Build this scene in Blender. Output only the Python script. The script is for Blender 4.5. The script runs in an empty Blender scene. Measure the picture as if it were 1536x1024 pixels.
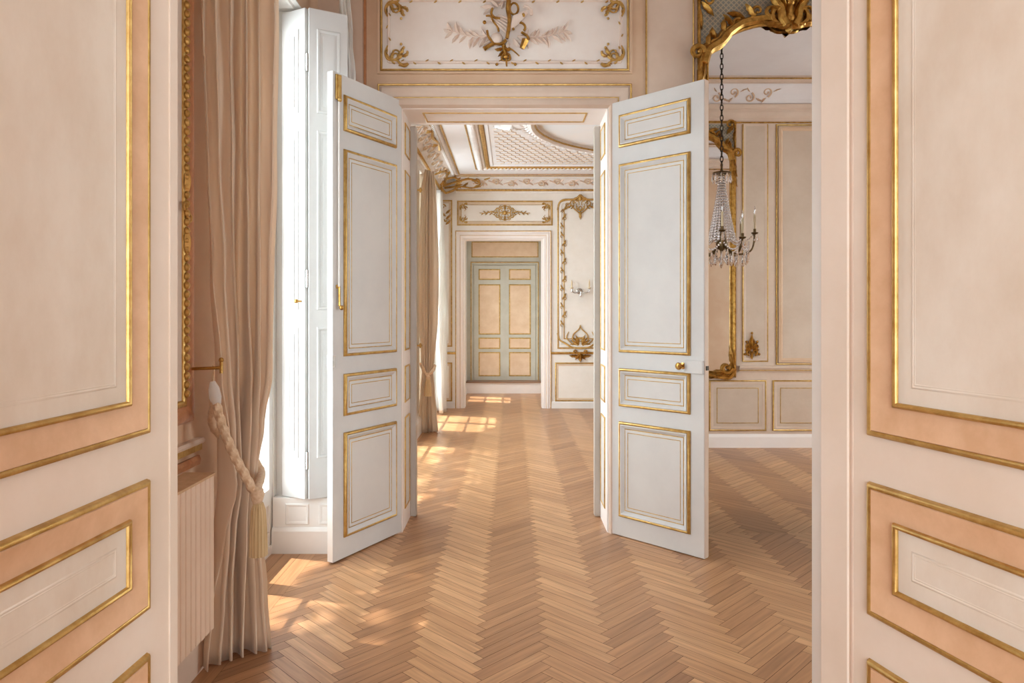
import bpy, bmesh, math, random
from mathutils import Vector, Matrix
PI = math.pi
random.seed(7)
C = bpy.context.scene
COL = C.collection
EYE = 1.407
F = 1040.0

# ------------------------------------------------------------------ helpers
class Plane:
    """local axes: u along the surface, n out of it, v up"""
    def __init__(s, o=(0, 0, 0), u=(1, 0, 0), n=(0, 1, 0), v=(0, 0, 1)):
        s.o, s.u, s.n, s.v = Vector(o), Vector(u), Vector(n), Vector(v)
    def p(s, a, b, c):
        return s.o + s.u * a + s.n * b + s.v * c
WORLD = Plane()

def catmull(pts, k=6):
    out = []
    n = len(pts)
    for i in range(n - 1):
        p0, p1, p2, p3 = pts[max(i - 1, 0)], pts[i], pts[i + 1], pts[min(i + 2, n - 1)]
        for j in range(k):
            t = j / k
            out.append(tuple(0.5 * (2 * b + (c - a) * t + (2 * a - 5 * b + 4 * c - d) * t * t + (3 * b - a - 3 * c + d) * t ** 3)
                             for a, b, c, d in zip(p0, p1, p2, p3)))
    out.append(tuple(pts[-1]))
    return out

class MB:
    def __init__(s, fr=WORLD):
        s.v, s.f, s.fr, s.uv, s.val = [], [], fr, None, None
    def add(s, a, b, c):
        s.v.append(s.fr.p(a, b, c)); return len(s.v) - 1
    def box(s, u0, u1, n0, n1, v0, v1):
        i = [s.add(a, b, c) for c in (v0, v1) for b in (n0, n1) for a in (u0, u1)]
        for q in ((0, 1, 3, 2), (4, 5, 7, 6), (0, 1, 5, 4), (2, 3, 7, 6), (0, 2, 6, 4), (1, 3, 7, 5)):
            s.f.append([i[k] for k in q])
        return s
    def poly(s, pts):
        s.f.append([s.add(*p) for p in pts]); return s
    def prism(s, prof, u0, u1):
        """(n,v) outline extruded along u"""
        a = [s.add(u0, p[0], p[1]) for p in prof]; b = [s.add(u1, p[0], p[1]) for p in prof]
        n = len(prof)
        for i in range(n):
            s.f.append([a[i], a[(i + 1) % n], b[(i + 1) % n], b[i]])
        s.f.append(a[::-1]); s.f.append(b)
        return s
    def slab(s, outline, n0, n1):
        """(u,v) outline extruded along n"""
        a = [s.add(p[0], n0, p[1]) for p in outline]; b = [s.add(p[0], n1, p[1]) for p in outline]
        n = len(outline)
        for i in range(n):
            s.f.append([a[i], a[(i + 1) % n], b[(i + 1) % n], b[i]])
        s.f.append(a[::-1]); s.f.append(b)
        return s
    def sweep(s, path, prof, closed=True, side=1):
        """profile (d,o): d = offset to the left of the (u,v) path, o = height out of the surface"""
        n = len(path)
        if closed:
            ar = sum(path[i][0] * path[(i + 1) % n][1] - path[(i + 1) % n][0] * path[i][1] for i in range(n))
            if ar < 0: path = path[::-1]
        rows = []
        for i in range(n):
            p = Vector(path[i])
            a = Vector(path[i - 1]) if (closed or i > 0) else None
            b = Vector(path[(i + 1) % n]) if (closed or i < n - 1) else None
            d1 = (p - a).normalized() if a is not None else None
            d2 = (b - p).normalized() if b is not None else None
            if d1 is None: d1 = d2
            if d2 is None: d2 = d1
            n1 = Vector((-d1.y, d1.x)); n2 = Vector((-d2.y, d2.x))
            m = n1 + n2
            m = m / max(m.dot(n1), 0.3)
            rows.append([s.add(p.x + m.x * d * side, o, p.y + m.y * d * side) for d, o in prof])
        for i in range(n if closed else n - 1):
            A, B = rows[i], rows[(i + 1) % n]
            for k in range(len(prof) - 1):
                s.f.append([A[k], A[k + 1], B[k + 1], B[k]])
        if not closed:
            s.f.append(rows[0][:]); s.f.append(rows[-1][::-1])
        return s
    def rect(s, u0, u1, v0, v1, prof):
        return s.sweep([(u0, v0), (u1, v0), (u1, v1), (u0, v1)], prof)
    def tube(s, pts, rad, seg=6, flat=1.0, closed=False):
        P = [Vector(p) for p in pts]
        n = len(P)
        if not hasattr(rad, '__len__'): rad = [rad] * n
        up = None
        rows = []
        for i in range(n):
            if closed:
                t = (P[(i + 1) % n] - P[i - 1]).normalized()
            else:
                t = (P[min(i + 1, n - 1)] - P[max(i - 1, 0)])
                t = t.normalized() if t.length > 1e-9 else Vector((0, 0, 1))
            if up is None:
                up = Vector((0, 1, 0)) if abs(t.y) < 0.9 else Vector((1, 0, 0))
            up = (up - t * up.dot(t))
            up = up.normalized() if up.length > 1e-6 else t.orthogonal().normalized()
            sd = t.cross(up)
            r = rad[i]
            rows.append([s.add(*(P[i] + sd * (r * math.cos(k * 2 * PI / seg)) + up * (r * flat * math.sin(k * 2 * PI / seg)))) for k in range(seg)])
        for i in range(n if closed else n - 1):
            A, B = rows[i], rows[(i + 1) % n]
            for k in range(seg):
                s.f.append([A[k], A[(k + 1) % seg], B[(k + 1) % seg], B[k]])
        if not closed:
            s.f.append(rows[0][::-1]); s.f.append(rows[-1])
        return s
    def lathe(s, cu, cn, prof, seg=12, rip=0.0, nrip=0):
        rows = []
        for r, z in prof:
            rows.append([s.add(cu + r * (1 + rip * math.cos(nrip * k * 2 * PI / seg)) * math.cos(k * 2 * PI / seg),
                               cn + r * (1 + rip * math.cos(nrip * k * 2 * PI / seg)) * math.sin(k * 2 * PI / seg), z) for k in range(seg)])
        for A, B in zip(rows, rows[1:]):
            for k in range(seg):
                s.f.append([A[k], A[(k + 1) % seg], B[(k + 1) % seg], B[k]])
        s.f.append(rows[0][::-1]); s.f.append(rows[-1])
        return s
    def ball(s, u, n, v, r, seg=6, rings=4, sq=1.0):
        pr = [(max(r * math.sin(PI * i / rings), r * 0.02), v - r * sq * math.cos(PI * i / rings)) for i in range(rings + 1)]
        return s.lathe(u, n, pr, seg)
    def leaf(s, u, v, ang, ln, wd, n0=0.0, h=0.012, curl=0.0, st=6):
        """a raised leaf lying on the surface"""
        L_, M_, R_ = [], [], []
        cu, cv, a = u, v, ang
        for i in range(st + 1):
            t = i / st
            w = wd * 0.5 * (math.sin(PI * min(1, t * 0.93 + 0.07)) ** 0.8) * (1 - 0.25 * (i % 2))
            rise = h * (0.5 + math.sin(PI * t) * 0.9)
            L_.append(s.add(cu - math.sin(a) * w, n0 - 0.002, cv + math.cos(a) * w))
            M_.append(s.add(cu, n0 + rise, cv))
            R_.append(s.add(cu + math.sin(a) * w, n0 - 0.002, cv - math.cos(a) * w))
            cu += math.cos(a) * ln / st; cv += math.sin(a) * ln / st; a += curl / st
        for i in range(st):
            s.f.append([L_[i], M_[i], M_[i + 1], L_[i + 1]]); s.f.append([M_[i], R_[i], R_[i + 1], M_[i + 1]])
        return s
    def volute(s, u, v, a0, r0, turns, r1, th, n0=0.008, sgn=1, seg=6):
        """spiral scroll: starts at (u,v) heading a0, curls to the left (sgn=1)"""
        N = int(14 * turns) + 4
        cu, cv = u - math.sin(a0) * r0 * sgn, v + math.cos(a0) * r0 * sgn
        st = math.atan2(v - cv, u - cu)
        pts, rr = [], []
        for i in range(N + 1):
            t = i / N
            r = r0 + (r1 - r0) * t
            A = st + sgn * t * turns * 2 * PI
            pts.append((cu + r * math.cos(A), n0, cv + r * math.sin(A))); rr.append(th * (1 - 0.55 * t))
        s.tube(pts, rr, seg)
        s.ball(pts[-1][0], n0, pts[-1][2], th * 0.9, 6, 4)
        return s
    def curve(s, pts, r0, r1, n0=0.008, seg=6, k=6):
        q = catmull([(p[0], n0, p[1]) for p in pts], k)
        m = len(q) - 1
        s.tube(q, [r0 + (r1 - r0) * i / m for i in range(m + 1)], seg)
        return s
    def build(s, name, mat, parent=None, smooth=False):
        me = bpy.data.meshes.new(name)
        me.from_pydata([tuple(v) for v in s.v], [], s.f)
        bm = bmesh.new(); bm.from_mesh(me)
        bmesh.ops.recalc_face_normals(bm, faces=bm.faces[:])
        bm.to_mesh(me); bm.free()
        me.materials.append(mat)
        if smooth:
            me.polygons.foreach_set('use_smooth', [True] * len(me.polygons))
            try: me.set_sharp_from_angle(angle=math.radians(45))
            except Exception: pass
        o = bpy.data.objects.new(name, me)
        COL.objects.link(o)
        if parent is not None:
            o.parent = parent
            r = parent
            while r.parent is not None: r = r.parent
            o.matrix_parent_inverse = Matrix.Translation(-r.location) if parent is r else Matrix.Identity(4)
        return o

def bevel(o, w=0.003, seg=2):
    m = o.modifiers.new('edge', 'BEVEL'); m.width = w; m.segments = seg; m.limit_method = 'ANGLE'; m.angle_limit = math.radians(40)
    return o

def thing(name, label, cat, loc, group=None, kind=None):
    o = bpy.data.objects.new(name, None); COL.objects.link(o)
    o.location = loc; o.empty_display_size = 0.1
    return tag(o, label, cat, group, kind)

def tag(o, label=None, cat=None, group=None, kind=None):
    if label: o['label'] = label
    if cat: o['category'] = cat
    if group: o['group'] = group
    if kind: o['kind'] = kind
    return o

def struct(o, label=None, cat=None):
    return tag(o, label, cat, None, 'structure')

def copy_thing(root, loc, label, group=None):
    r = root.copy(); COL.objects.link(r); r.location = loc
    r['label'] = label
    for ch in list(root.children):
        c = ch.copy(); COL.objects.link(c); c.parent = r
        for g in ch.children:
            d = g.copy(); COL.objects.link(d); d.parent = c
    return r

# ------------------------------------------------------------------ materials
def lin(r, g, b):
    f = lambda c: (c / 255 / 12.92) if c / 255 <= 0.04045 else ((c / 255 + 0.055) / 1.055) ** 2.4
    return (f(r), f(g), f(b), 1)

def base_mat(name):
    m = bpy.data.materials.new(name); m.use_nodes = True
    nt = m.node_tree
    return m, nt, nt.nodes['Principled BSDF']

def paint(name, c1, c2, rough=0.5, scale=4.0, bump=0.05, spec=0.4, stretch=(1, 1, 1), fine=90.0):
    m, nt, b = base_mat(name)
    tc = nt.nodes.new('ShaderNodeTexCoord'); mp = nt.nodes.new('ShaderNodeMapping'); mp.inputs['Scale'].default_value = stretch
    nt.links.new(tc.outputs['Object'], mp.inputs[0])
    n1 = nt.nodes.new('ShaderNodeTexNoise'); n1.inputs['Scale'].default_value = scale; n1.inputs['Detail'].default_value = 8; n1.inputs['Roughness'].default_value = 0.65
    nt.links.new(mp.outputs[0], n1.inputs['Vector'])
    r = nt.nodes.new('ShaderNodeValToRGB'); r.color_ramp.elements[0].position = 0.36; r.color_ramp.elements[1].position = 0.64
    r.color_ramp.elements[0].color = lin(*c1); r.color_ramp.elements[1].color = lin(*c2)
    nt.links.new(n1.outputs['Fac'], r.inputs[0]); nt.links.new(r.outputs[0], b.inputs['Base Color'])
    b.inputs['Roughness'].default_value = rough; b.inputs['Specular IOR Level'].default_value = spec
    if bump:
        n2 = nt.nodes.new('ShaderNodeTexNoise'); n2.inputs['Scale'].default_value = fine; n2.inputs['Detail'].default_value = 3
        nt.links.new(mp.outputs[0], n2.inputs['Vector'])
        bp = nt.nodes.new('ShaderNodeBump'); bp.inputs['Strength'].default_value = bump; bp.inputs['Distance'].default_value = 0.004
        nt.links.new(n2.outputs['Fac'], bp.inputs['Height']); nt.links.new(bp.outputs[0], b.inputs['Normal'])
    return m

def metal(name, c1, c2, rough=0.35, scale=25):
    m = paint(name, c1, c2, rough, scale, 0.12, 0.5, fine=140)
    m.node_tree.nodes['Principled BSDF'].inputs['Metallic'].default_value = 0.85
    return m

def fabric(name, c1, c2, trans=0.15, stretch=(14, 14, 0.6)):
    m = paint(name, c1, c2, 0.75, 1.2, 0.06, 0.2, stretch, 40)
    nt = m.node_tree; b = nt.nodes['Principled BSDF']
    b.inputs['Sheen Weight'].default_value = 0.25
    out = nt.nodes['Material Output']
    t = nt.nodes.new('ShaderNodeBsdfTranslucent'); t.inputs[0].default_value = lin(*c2)
    mx = nt.nodes.new('ShaderNodeMixShader'); mx.inputs[0].default_value = trans
    nt.links.new(b.outputs[0], mx.inputs[1]); nt.links.new(t.outputs[0], mx.inputs[2]); nt.links.new(mx.outputs[0], out.inputs[0])
    return m

M = {}
M['near_stile'] = paint('peach door paint', (226, 209, 190), (234, 219, 203), 0.45, 3, 0.04)
M['near_field'] = paint('mottled cream door panel', (218, 203, 184), (230, 220, 205), 0.5, 5, 0.05, stretch=(1, 1, 0.6))
M['near_band'] = paint('ochre moulding glaze', (212, 170, 132), (224, 184, 148), 0.4, 14, 0.05)
M['gold'] = metal('old gilding', (216, 180, 112), (186, 146, 80), 0.42)
M['gold_dark'] = metal('dark carved gilding', (208, 162, 84), (150, 106, 44), 0.34)
M['door'] = paint('grey white door paint', (208, 205, 201), (217, 215, 211), 0.42, 2, 0.03)
M['door_field'] = paint('grey door panel paint', (207, 203, 198), (216, 212, 206), 0.42, 2, 0.03)
M['wall_tan'] = paint('tan wall paint', (208, 184, 164), (218, 196, 177), 0.5, 3, 0.05)
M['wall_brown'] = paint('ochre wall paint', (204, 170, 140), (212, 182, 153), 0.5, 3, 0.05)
M['brown_band'] = paint('brown moulding glaze', (170, 112, 72), (188, 128, 86), 0.5, 40, 0.2)
M['wall_panel'] = paint('cream wall panel', (216, 197, 180), (226, 209, 194), 0.5, 3, 0.05)
M['over_field'] = paint('pale overdoor panel', (232, 219, 209), (238, 229, 220), 0.5, 3, 0.05)
M['relief'] = paint('plaster relief', (222, 200, 184), (232, 214, 200), 0.5, 10, 0.05)
M['white'] = paint('white joinery paint', (232, 229, 224), (238, 236, 232), 0.4, 2, 0.02)
M['reveal'] = paint('pinkish white reveal paint', (244, 236, 230), (248, 241, 236), 0.42, 3, 0.03)
M['salon'] = paint('ivory salon paint', (234, 228, 218), (241, 236, 228), 0.45, 3, 0.03)
M['salon_line'] = paint('sand moulding paint', (214, 190, 160), (224, 202, 174), 0.45, 8, 0.03)
M['ceiling'] = paint('ceiling plaster', (222, 214, 212), (230, 224, 222), 0.7, 1.5, 0.03)
M['ceiling_salon'] = paint('salon ceiling plaster', (244, 246, 250), (248, 250, 253), 0.6, 1.5, 0.03)
M['sky_painting'] = paint('painted pale sky', (238, 245, 250), (248, 247, 245), 0.6, 1.0, 0.0)
M['stucco'] = paint('white stucco ornament', (234, 231, 228), (244, 242, 240), 0.5, 12, 0.1)
M['lattice_ground'] = paint('lattice ground', (238, 239, 241), (244, 245, 246), 0.6, 4, 0.03)
M['curtain'] = fabric('rose beige silk', (238, 217, 192), (246, 230, 209), 0.34)
M['curtain_far'] = fabric('beige silk', (240, 224, 200), (248, 236, 218), 0.3)
M['sheer'] = fabric('white voile', (240, 238, 234), (248, 246, 242), 0.5)
M['rope'] = fabric('rope cord', (212, 178, 142), (232, 206, 174), 0.05, (60, 60, 60))
M['fringe'] = fabric('tassel thread', (196, 166, 122), (222, 196, 152), 0.1, (90, 90, 2))
M['radiator'] = paint('radiator enamel', (222, 196, 172), (230, 206, 184), 0.35, 3, 0.0)
M['grille'] = paint('radiator top', (196, 158, 118), (214, 178, 140), 0.5, 20, 0.1)
M['far_frame'] = paint('sage grey door paint', (192, 188, 174), (202, 198, 185), 0.45, 4, 0.03)
M['far_field'] = paint('peach door panel', (222, 190, 156), (232, 204, 174), 0.45, 6, 0.03)
M['iron'] = metal('dark iron', (70, 58, 46), (46, 38, 30), 0.5)
M['bronze'] = metal('bronze arm', (120, 96, 62), (84, 66, 42), 0.35)
M['brass'] = metal('brass', (206, 164, 92), (172, 128, 66), 0.25)
M['steel'] = metal('nickel', (205, 203, 198), (180, 176, 170), 0.25)
M['candle'] = paint('candle wax', (214, 190, 150), (226, 206, 170), 0.5, 5, 0.0)
M['stone'] = paint('outer stone', (214, 208, 196), (226, 220, 210), 0.8, 3, 0.1)
M['shutter'] = paint('shutter paint', (206, 205, 203), (213, 212, 210), 0.4, 2, 0.02)
M['tan_panel'] = paint('tan wall panel', (198, 177, 157), (208, 189, 170), 0.5, 3, 0.05)
M['lattice_rib'] = paint('lattice rib', (208, 190, 170), (218, 202, 184), .5, 6, .03)
M['stop_grey'] = paint('grey stop paint', (180, 170, 158), (188, 178, 167), .45, 3, .02)
M['gap'] = paint('floor seam', (58, 38, 24), (72, 48, 30), 0.8, 5, 0.0)
M['leaf'] = fabric('tree leaf', (70, 104, 42), (104, 138, 60), 0.3, (3, 3, 3))
M['bark'] = paint('bark', (92, 74, 56), (112, 92, 70), 0.9, 8, 0.3)

def mk_mirror():
    m, nt, b = base_mat('mirror glass')
    b.inputs['Base Color'].default_value = (0.92, 0.915, 0.91, 1); b.inputs['Metallic'].default_value = 1; b.inputs['Roughness'].default_value = 0.0
    return m
M['mirror'] = mk_mirror()

def mk_glass():
    m, nt, b = base_mat('window glass')
    nt.nodes.remove(b)
    t = nt.nodes.new('ShaderNodeBsdfTransparent'); g = nt.nodes.new('ShaderNodeBsdfGlossy'); g.inputs['Roughness'].default_value = 0.0
    t.inputs[0].default_value = (0.97, 0.98, 0.97, 1)
    fr = nt.nodes.new('ShaderNodeLayerWeight'); fr.inputs[0].default_value = .5
    pw = nt.nodes.new('ShaderNodeMath'); pw.operation = 'POWER'; pw.inputs[1].default_value = 5; nt.links.new(fr.outputs['Facing'], pw.inputs[0])
    ad = nt.nodes.new('ShaderNodeMath'); ad.operation = 'MULTIPLY_ADD'; ad.inputs[1].default_value = .9; ad.inputs[2].default_value = .04; nt.links.new(pw.outputs[0], ad.inputs[0])
    mx = nt.nodes.new('ShaderNodeMixShader')
    nt.links.new(ad.outputs[0], mx.inputs[0]); nt.links.new(t.outputs[0], mx.inputs[1]); nt.links.new(g.outputs[0], mx.inputs[2])
    nt.links.new(mx.outputs[0], nt.nodes['Material Output'].inputs[0])
    return m
M['glass'] = mk_glass()

def mk_crystal():
    m, nt, b = base_mat('cut crystal')
    nt.nodes.remove(b)
    t = nt.nodes.new('ShaderNodeBsdfTransparent'); g = nt.nodes.new('ShaderNodeBsdfGlossy'); g.inputs['Roughness'].default_value = 0.06
    t.inputs[0].default_value = (0.95, 0.95, 0.96, 1); g.inputs[0].default_value = (0.97, 0.97, 0.98, 1)
    mx = nt.nodes.new('ShaderNodeMixShader'); mx.inputs[0].default_value = .78
    nt.links.new(t.outputs[0], mx.inputs[1]); nt.links.new(g.outputs[0], mx.inputs[2])
    nt.links.new(mx.outputs[0], nt.nodes['Material Output'].inputs[0])
    return m
M['crystal'] = mk_crystal()

def mk_trellis():
    """grey trellis pattern of the mirror tops"""
    m, nt, b = base_mat('grey trellis')
    tc = nt.nodes.new('ShaderNodeTexCoord')
    mp = nt.nodes.new('ShaderNodeMapping'); mp.inputs['Rotation'].default_value = (0, math.radians(45), 0)
    nt.links.new(tc.outputs['Object'], mp.inputs[0])
    sp = nt.nodes.new('ShaderNodeSeparateXYZ'); nt.links.new(mp.outputs[0], sp.inputs[0])
    vals = []
    for ax in ('X', 'Z'):
        mu = nt.nodes.new('ShaderNodeMath'); mu.operation = 'MULTIPLY'; mu.inputs[1].default_value = 42
        fr = nt.nodes.new('ShaderNodeMath'); fr.operation = 'FRACT'
        gt = nt.nodes.new('ShaderNodeMath'); gt.operation = 'GREATER_THAN'; gt.inputs[1].default_value = 0.72
        nt.links.new(sp.outputs[ax], mu.inputs[0]); nt.links.new(mu.outputs[0], fr.inputs[0]); nt.links.new(fr.outputs[0], gt.inputs[0]); vals.append(gt)
    mx = nt.nodes.new('ShaderNodeMath'); mx.operation = 'MAXIMUM'
    nt.links.new(vals[0].outputs[0], mx.inputs[0]); nt.links.new(vals[1].outputs[0], mx.inputs[1])
    mc = nt.nodes.new('ShaderNodeMix'); mc.data_type = 'RGBA'
    mc.inputs['A'].default_value = lin(140, 138, 128); mc.inputs['B'].default_value = lin(182, 168, 142)
    nt.links.new(mx.outputs[0], mc.inputs['Factor']); nt.links.new(mc.outputs['Result'], b.inputs['Base Color'])
    bp = nt.nodes.new('ShaderNodeBump'); bp.inputs['Strength'].default_value = 0.5; bp.inputs['Distance'].default_value = 0.004
    nt.links.new(mx.outputs[0], bp.inputs['Height']); nt.links.new(bp.outputs[0], b.inputs['Normal'])
    b.inputs['Roughness'].default_value = 0.5
    return m
M['trellis'] = mk_trellis()

def mk_parquet():
    m, nt, b = base_mat('oak parquet')
    at = nt.nodes.new('ShaderNodeAttribute'); at.attribute_name = 'plank'
    uv = nt.nodes.new('ShaderNodeUVMap')
    mp = nt.nodes.new('ShaderNodeMapping'); mp.inputs['Scale'].default_value = (3, 55, 1)
    nt.links.new(uv.outputs[0], mp.inputs[0])
    n1 = nt.nodes.new('ShaderNodeTexNoise'); n1.inputs['Scale'].default_value = 1.0; n1.inputs['Detail'].default_value = 6; n1.inputs['Distortion'].default_value = 0.6
    nt.links.new(mp.outputs[0], n1.inputs['Vector'])
    tc = nt.nodes.new('ShaderNodeTexCoord')
    n3 = nt.nodes.new('ShaderNodeTexNoise'); n3.inputs['Scale'].default_value = 1.1; n3.inputs['Detail'].default_value = 3
    nt.links.new(tc.outputs['Object'], n3.inputs['Vector'])
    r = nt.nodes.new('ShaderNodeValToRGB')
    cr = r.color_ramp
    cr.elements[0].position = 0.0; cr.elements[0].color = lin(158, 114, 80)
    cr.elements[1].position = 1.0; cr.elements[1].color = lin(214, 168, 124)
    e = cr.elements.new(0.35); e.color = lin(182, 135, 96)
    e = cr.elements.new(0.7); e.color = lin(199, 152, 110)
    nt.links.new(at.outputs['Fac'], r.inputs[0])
    gr = nt.nodes.new('ShaderNodeValToRGB'); gr.color_ramp.elements[0].position = 0.3; gr.color_ramp.elements[1].position = 0.7
    gr.color_ramp.elements[0].color = (0.72, 0.68, 0.64, 1); gr.color_ramp.elements[1].color = (1.08, 1.06, 1.04, 1)
    nt.links.new(n1.outputs['Fac'], gr.inputs[0])
    mu = nt.nodes.new('ShaderNodeMix'); mu.data_type = 'RGBA'; mu.blend_type = 'MULTIPLY'; mu.inputs['Factor'].default_value = 1
    nt.links.new(r.outputs[0], mu.inputs['A']); nt.links.new(gr.outputs[0], mu.inputs['B'])
    nt.links.new(mu.outputs['Result'], b.inputs['Base Color'])
    rr = nt.nodes.new('ShaderNodeMapRange'); rr.inputs['To Min'].default_value = 0.285; rr.inputs['To Max'].default_value = 0.35
    nt.links.new(n3.outputs['Fac'], rr.inputs['Value']); nt.links.new(rr.outputs[0], b.inputs['Roughness'])
    bp = nt.nodes.new('ShaderNodeBump'); bp.inputs['Strength'].default_value = 0.06; bp.inputs['Distance'].default_value = 0.002
    nt.links.new(n1.outputs['Fac'], bp.inputs['Height']); nt.links.new(bp.outputs[0], b.inputs['Normal'])
    b.inputs['Specular IOR Level'].default_value = 0.5
    return m
M['parquet'] = mk_parquet()

# ------------------------------------------------------------------ room dimensions
YN0, YN1 = 1.535, 1.62        # wall holding the near doorway
YE0, YE1 = 4.43, 4.80         # wall holding the middle doorway
YF0, YF1 = 10.16, 10.38       # wall holding the far doorway
YB = 12.32                    # wall of the closed doors
XL1, XL2 = -1.24, -1.10       # left walls of first and second room
XR1, XR2 = 4.75, 5.70
ZC1, ZC2 = 3.80, 3.36

# ------------------------------------------------------------------ floor
def clip(poly, x0, x1, y0, y1):
    for ax, lim, keep in ((0, x0, 1), (0, x1, -1), (1, y0, 1), (1, y1, -1)):
        out = []
        n = len(poly)
        for i in range(n):
            a, b = poly[i], poly[(i + 1) % n]
            da, db = (a[ax] - lim) * keep, (b[ax] - lim) * keep
            if da >= 0: out.append(a)
            if da * db < 0:
                t = da / (da - db)
                out.append(tuple(a[k] + (b[k] - a[k]) * t for k in range(4)))
        poly = out
        if len(poly) < 3: return []
    return poly

def herring(areas, parent):
    Lp, Wp, g = 0.385, 0.060, 0.0009
    verts, faces, uvs, vals = [], [], [], []
    c45 = math.sqrt(0.5)
    X0, Y0 = -0.115, 0.02
    rnd = random.Random(3)
    def emit(poly, areas_, tone):
        for a in areas_:
            q = clip(poly, *a)
            if len(q) >= 3:
                i = len(verts)
                verts.extend((p[0], p[1], 0.0) for p in q); faces.append(list(range(i, i + len(q))))
                uvs.append([(p[2], p[3]) for p in q]); vals.append(tone)
    n = 190
    for m in range(-n, n):
        for k in range(-26, 26):
            ox, oy = m * Wp + k * Lp, m * Wp - k * Lp
            cx, cy = (ox - oy) * c45 + X0, (ox + oy) * c45 + Y0
            if cy < -3.2 or cy > 13 or cx < -3.2 or cx > 6.2: continue
            for kind in (0, 1):
                if kind == 0: r = (ox + g, ox + Lp - g, oy + g, oy + Wp - g)
                else: r = (ox + g, ox + Wp - g, oy + Wp + g, oy + Wp + Lp - g)
                u0, v0 = rnd.random() * 9, rnd.random() * 9
                pts = []
                for (px, py) in ((r[0], r[2]), (r[1], r[2]), (r[1], r[3]), (r[0], r[3])):
                    if kind == 0: uu, vv = px - r[0] + u0, py - r[2] + v0
                    else: uu, vv = py - r[2] + u0, px - r[0] + v0
                    pts.append(((px - py) * c45 + X0, (px + py) * c45 + Y0, uu, vv))
                tone = min(1, max(0, rnd.gauss(0.50, 0.11) + (-0.2 if kind == 0 else 0.24)))  # sheen of the columns put into plank colour: darker one way, lighter the other
                emit(pts, areas, tone)
    # straight border boards along the window side
    def board(x0, x1, y0, y1, along):
        u0, v0 = rnd.random() * 9, rnd.random() * 9
        p = []
        for (x, y) in ((x0 + g, y0 + g), (x1 - g, y0 + g), (x1 - g, y1 - g), (x0 + g, y1 - g)):
            p.append((x, y, (y - y0 if along else x - x0) + u0, (x - x0 if along else y - y0) + v0))
        emit(p, [(-9, 9, -9, 20)], min(1, max(0, rnd.gauss(0.5, 0.2))))
    for (xa, xb, y0, y1) in ((-1.42, -1.14, YN0, YE0 + .0), (-1.16, -1.02, YE1, YF0)):
        nb = 3 if xb - xa > .2 else 2
        for i in range(nb):
            x0 = xa + (xb - xa) * i / nb; x1 = xa + (xb - xa) * (i + 1) / nb
            y = y0
            while y < y1 - 0.01:
                ln = min(rnd.uniform(0.7, 1.3), y1 - y)
                board(x0, x1, y, y + ln, True); y += ln
    # threshold boards in the middle and far doorway
    for (y0, y1, x0, x1) in ((YE0 + .02, YE1 - .02, -.70, .61),):
        pass
    me = bpy.data.meshes.new('floor'); me.from_pydata(verts, [], faces)
    ul = me.uv_layers.new(name='UVMap')
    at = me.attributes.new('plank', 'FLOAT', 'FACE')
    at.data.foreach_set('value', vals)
    flat = [c for f in uvs for p in f for c in p]
    ul.data.foreach_set('uv', flat)
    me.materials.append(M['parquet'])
    bm = bmesh.new(); bm.from_mesh(me)
    for f in bm.faces:
        if f.normal.z < 0: f.normal_flip()
    bm.to_mesh(me); bm.free()
    o = bpy.data.objects.new('floor', me); COL.objects.link(o)
    return struct(o, 'herringbone oak parquet running through all the rooms', 'floor')

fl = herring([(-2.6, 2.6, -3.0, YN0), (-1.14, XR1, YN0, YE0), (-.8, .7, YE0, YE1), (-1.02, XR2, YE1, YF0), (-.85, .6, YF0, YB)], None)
MB().box(-3.2, 6.2, -3.4, 12.7, -0.12, -0.0015).build('floor_bed', M['gap'], fl)

# ------------------------------------------------------------------ profiles
def bead(w, h, d0=0.0, base=0.0):
    return [(d0 + w * (0.5 - 0.5 * math.cos(PI * i / 6)), base + h * math.sin(PI * i / 6)) for i in range(7)]

def gilt_panel(fr, parent, u0, u1, v0, v1, gold, band, field, gw=0.014, bw=0.05, gw2=0.010, depth=0.012, line=0.03, sub=True, gold2=None, fieldname='panel_field', lines=1):
    """bolection panel: gilt bead, cove, inner gilt bead, flat field with thin line"""
    gold2 = gold2 or gold
    a = MB(fr).rect(u0, u1, v0, v1, [(0, 0), (.001, .003)] + bead(gw - .001, gw * 0.6, .001, .003))
    a.build('gilt_bead', gold, parent, True)
    pr = [(gw * 0.7, 0.005)] + [(gw + bw * t, 0.002 + 0.008 * (1 - t) ** 2) for t in (0, .12, .25, .4, .55, .7, .85, 1)]
    MB(fr).rect(u0, u1, v0, v1, pr).build('cove_moulding', band, parent, True)
    MB(fr).rect(u0, u1, v0, v1, bead(gw2, gw2 * 0.8, gw + bw, 0.002)).build('inner_gilt_bead', gold2, parent, True)
    d = gw + bw + gw2 * 0.5
    f = MB(fr)
    f.box(u0 + d, u1 - d, 0.0, 0.002, v0 + d, v1 - d)
    f.build(fieldname, field, parent)
    if line:
        e = d + gw2 * 0.5 + line
        MB(fr).rect(u0 + e, u1 - e, v0 + e, v1 - e, [(0, .0018), (0.002, .003), (0.004, .003), (0.006, .0016), (.008, .0026), (.010, .0018)]).build('incised_line', field, parent, True)

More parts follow.
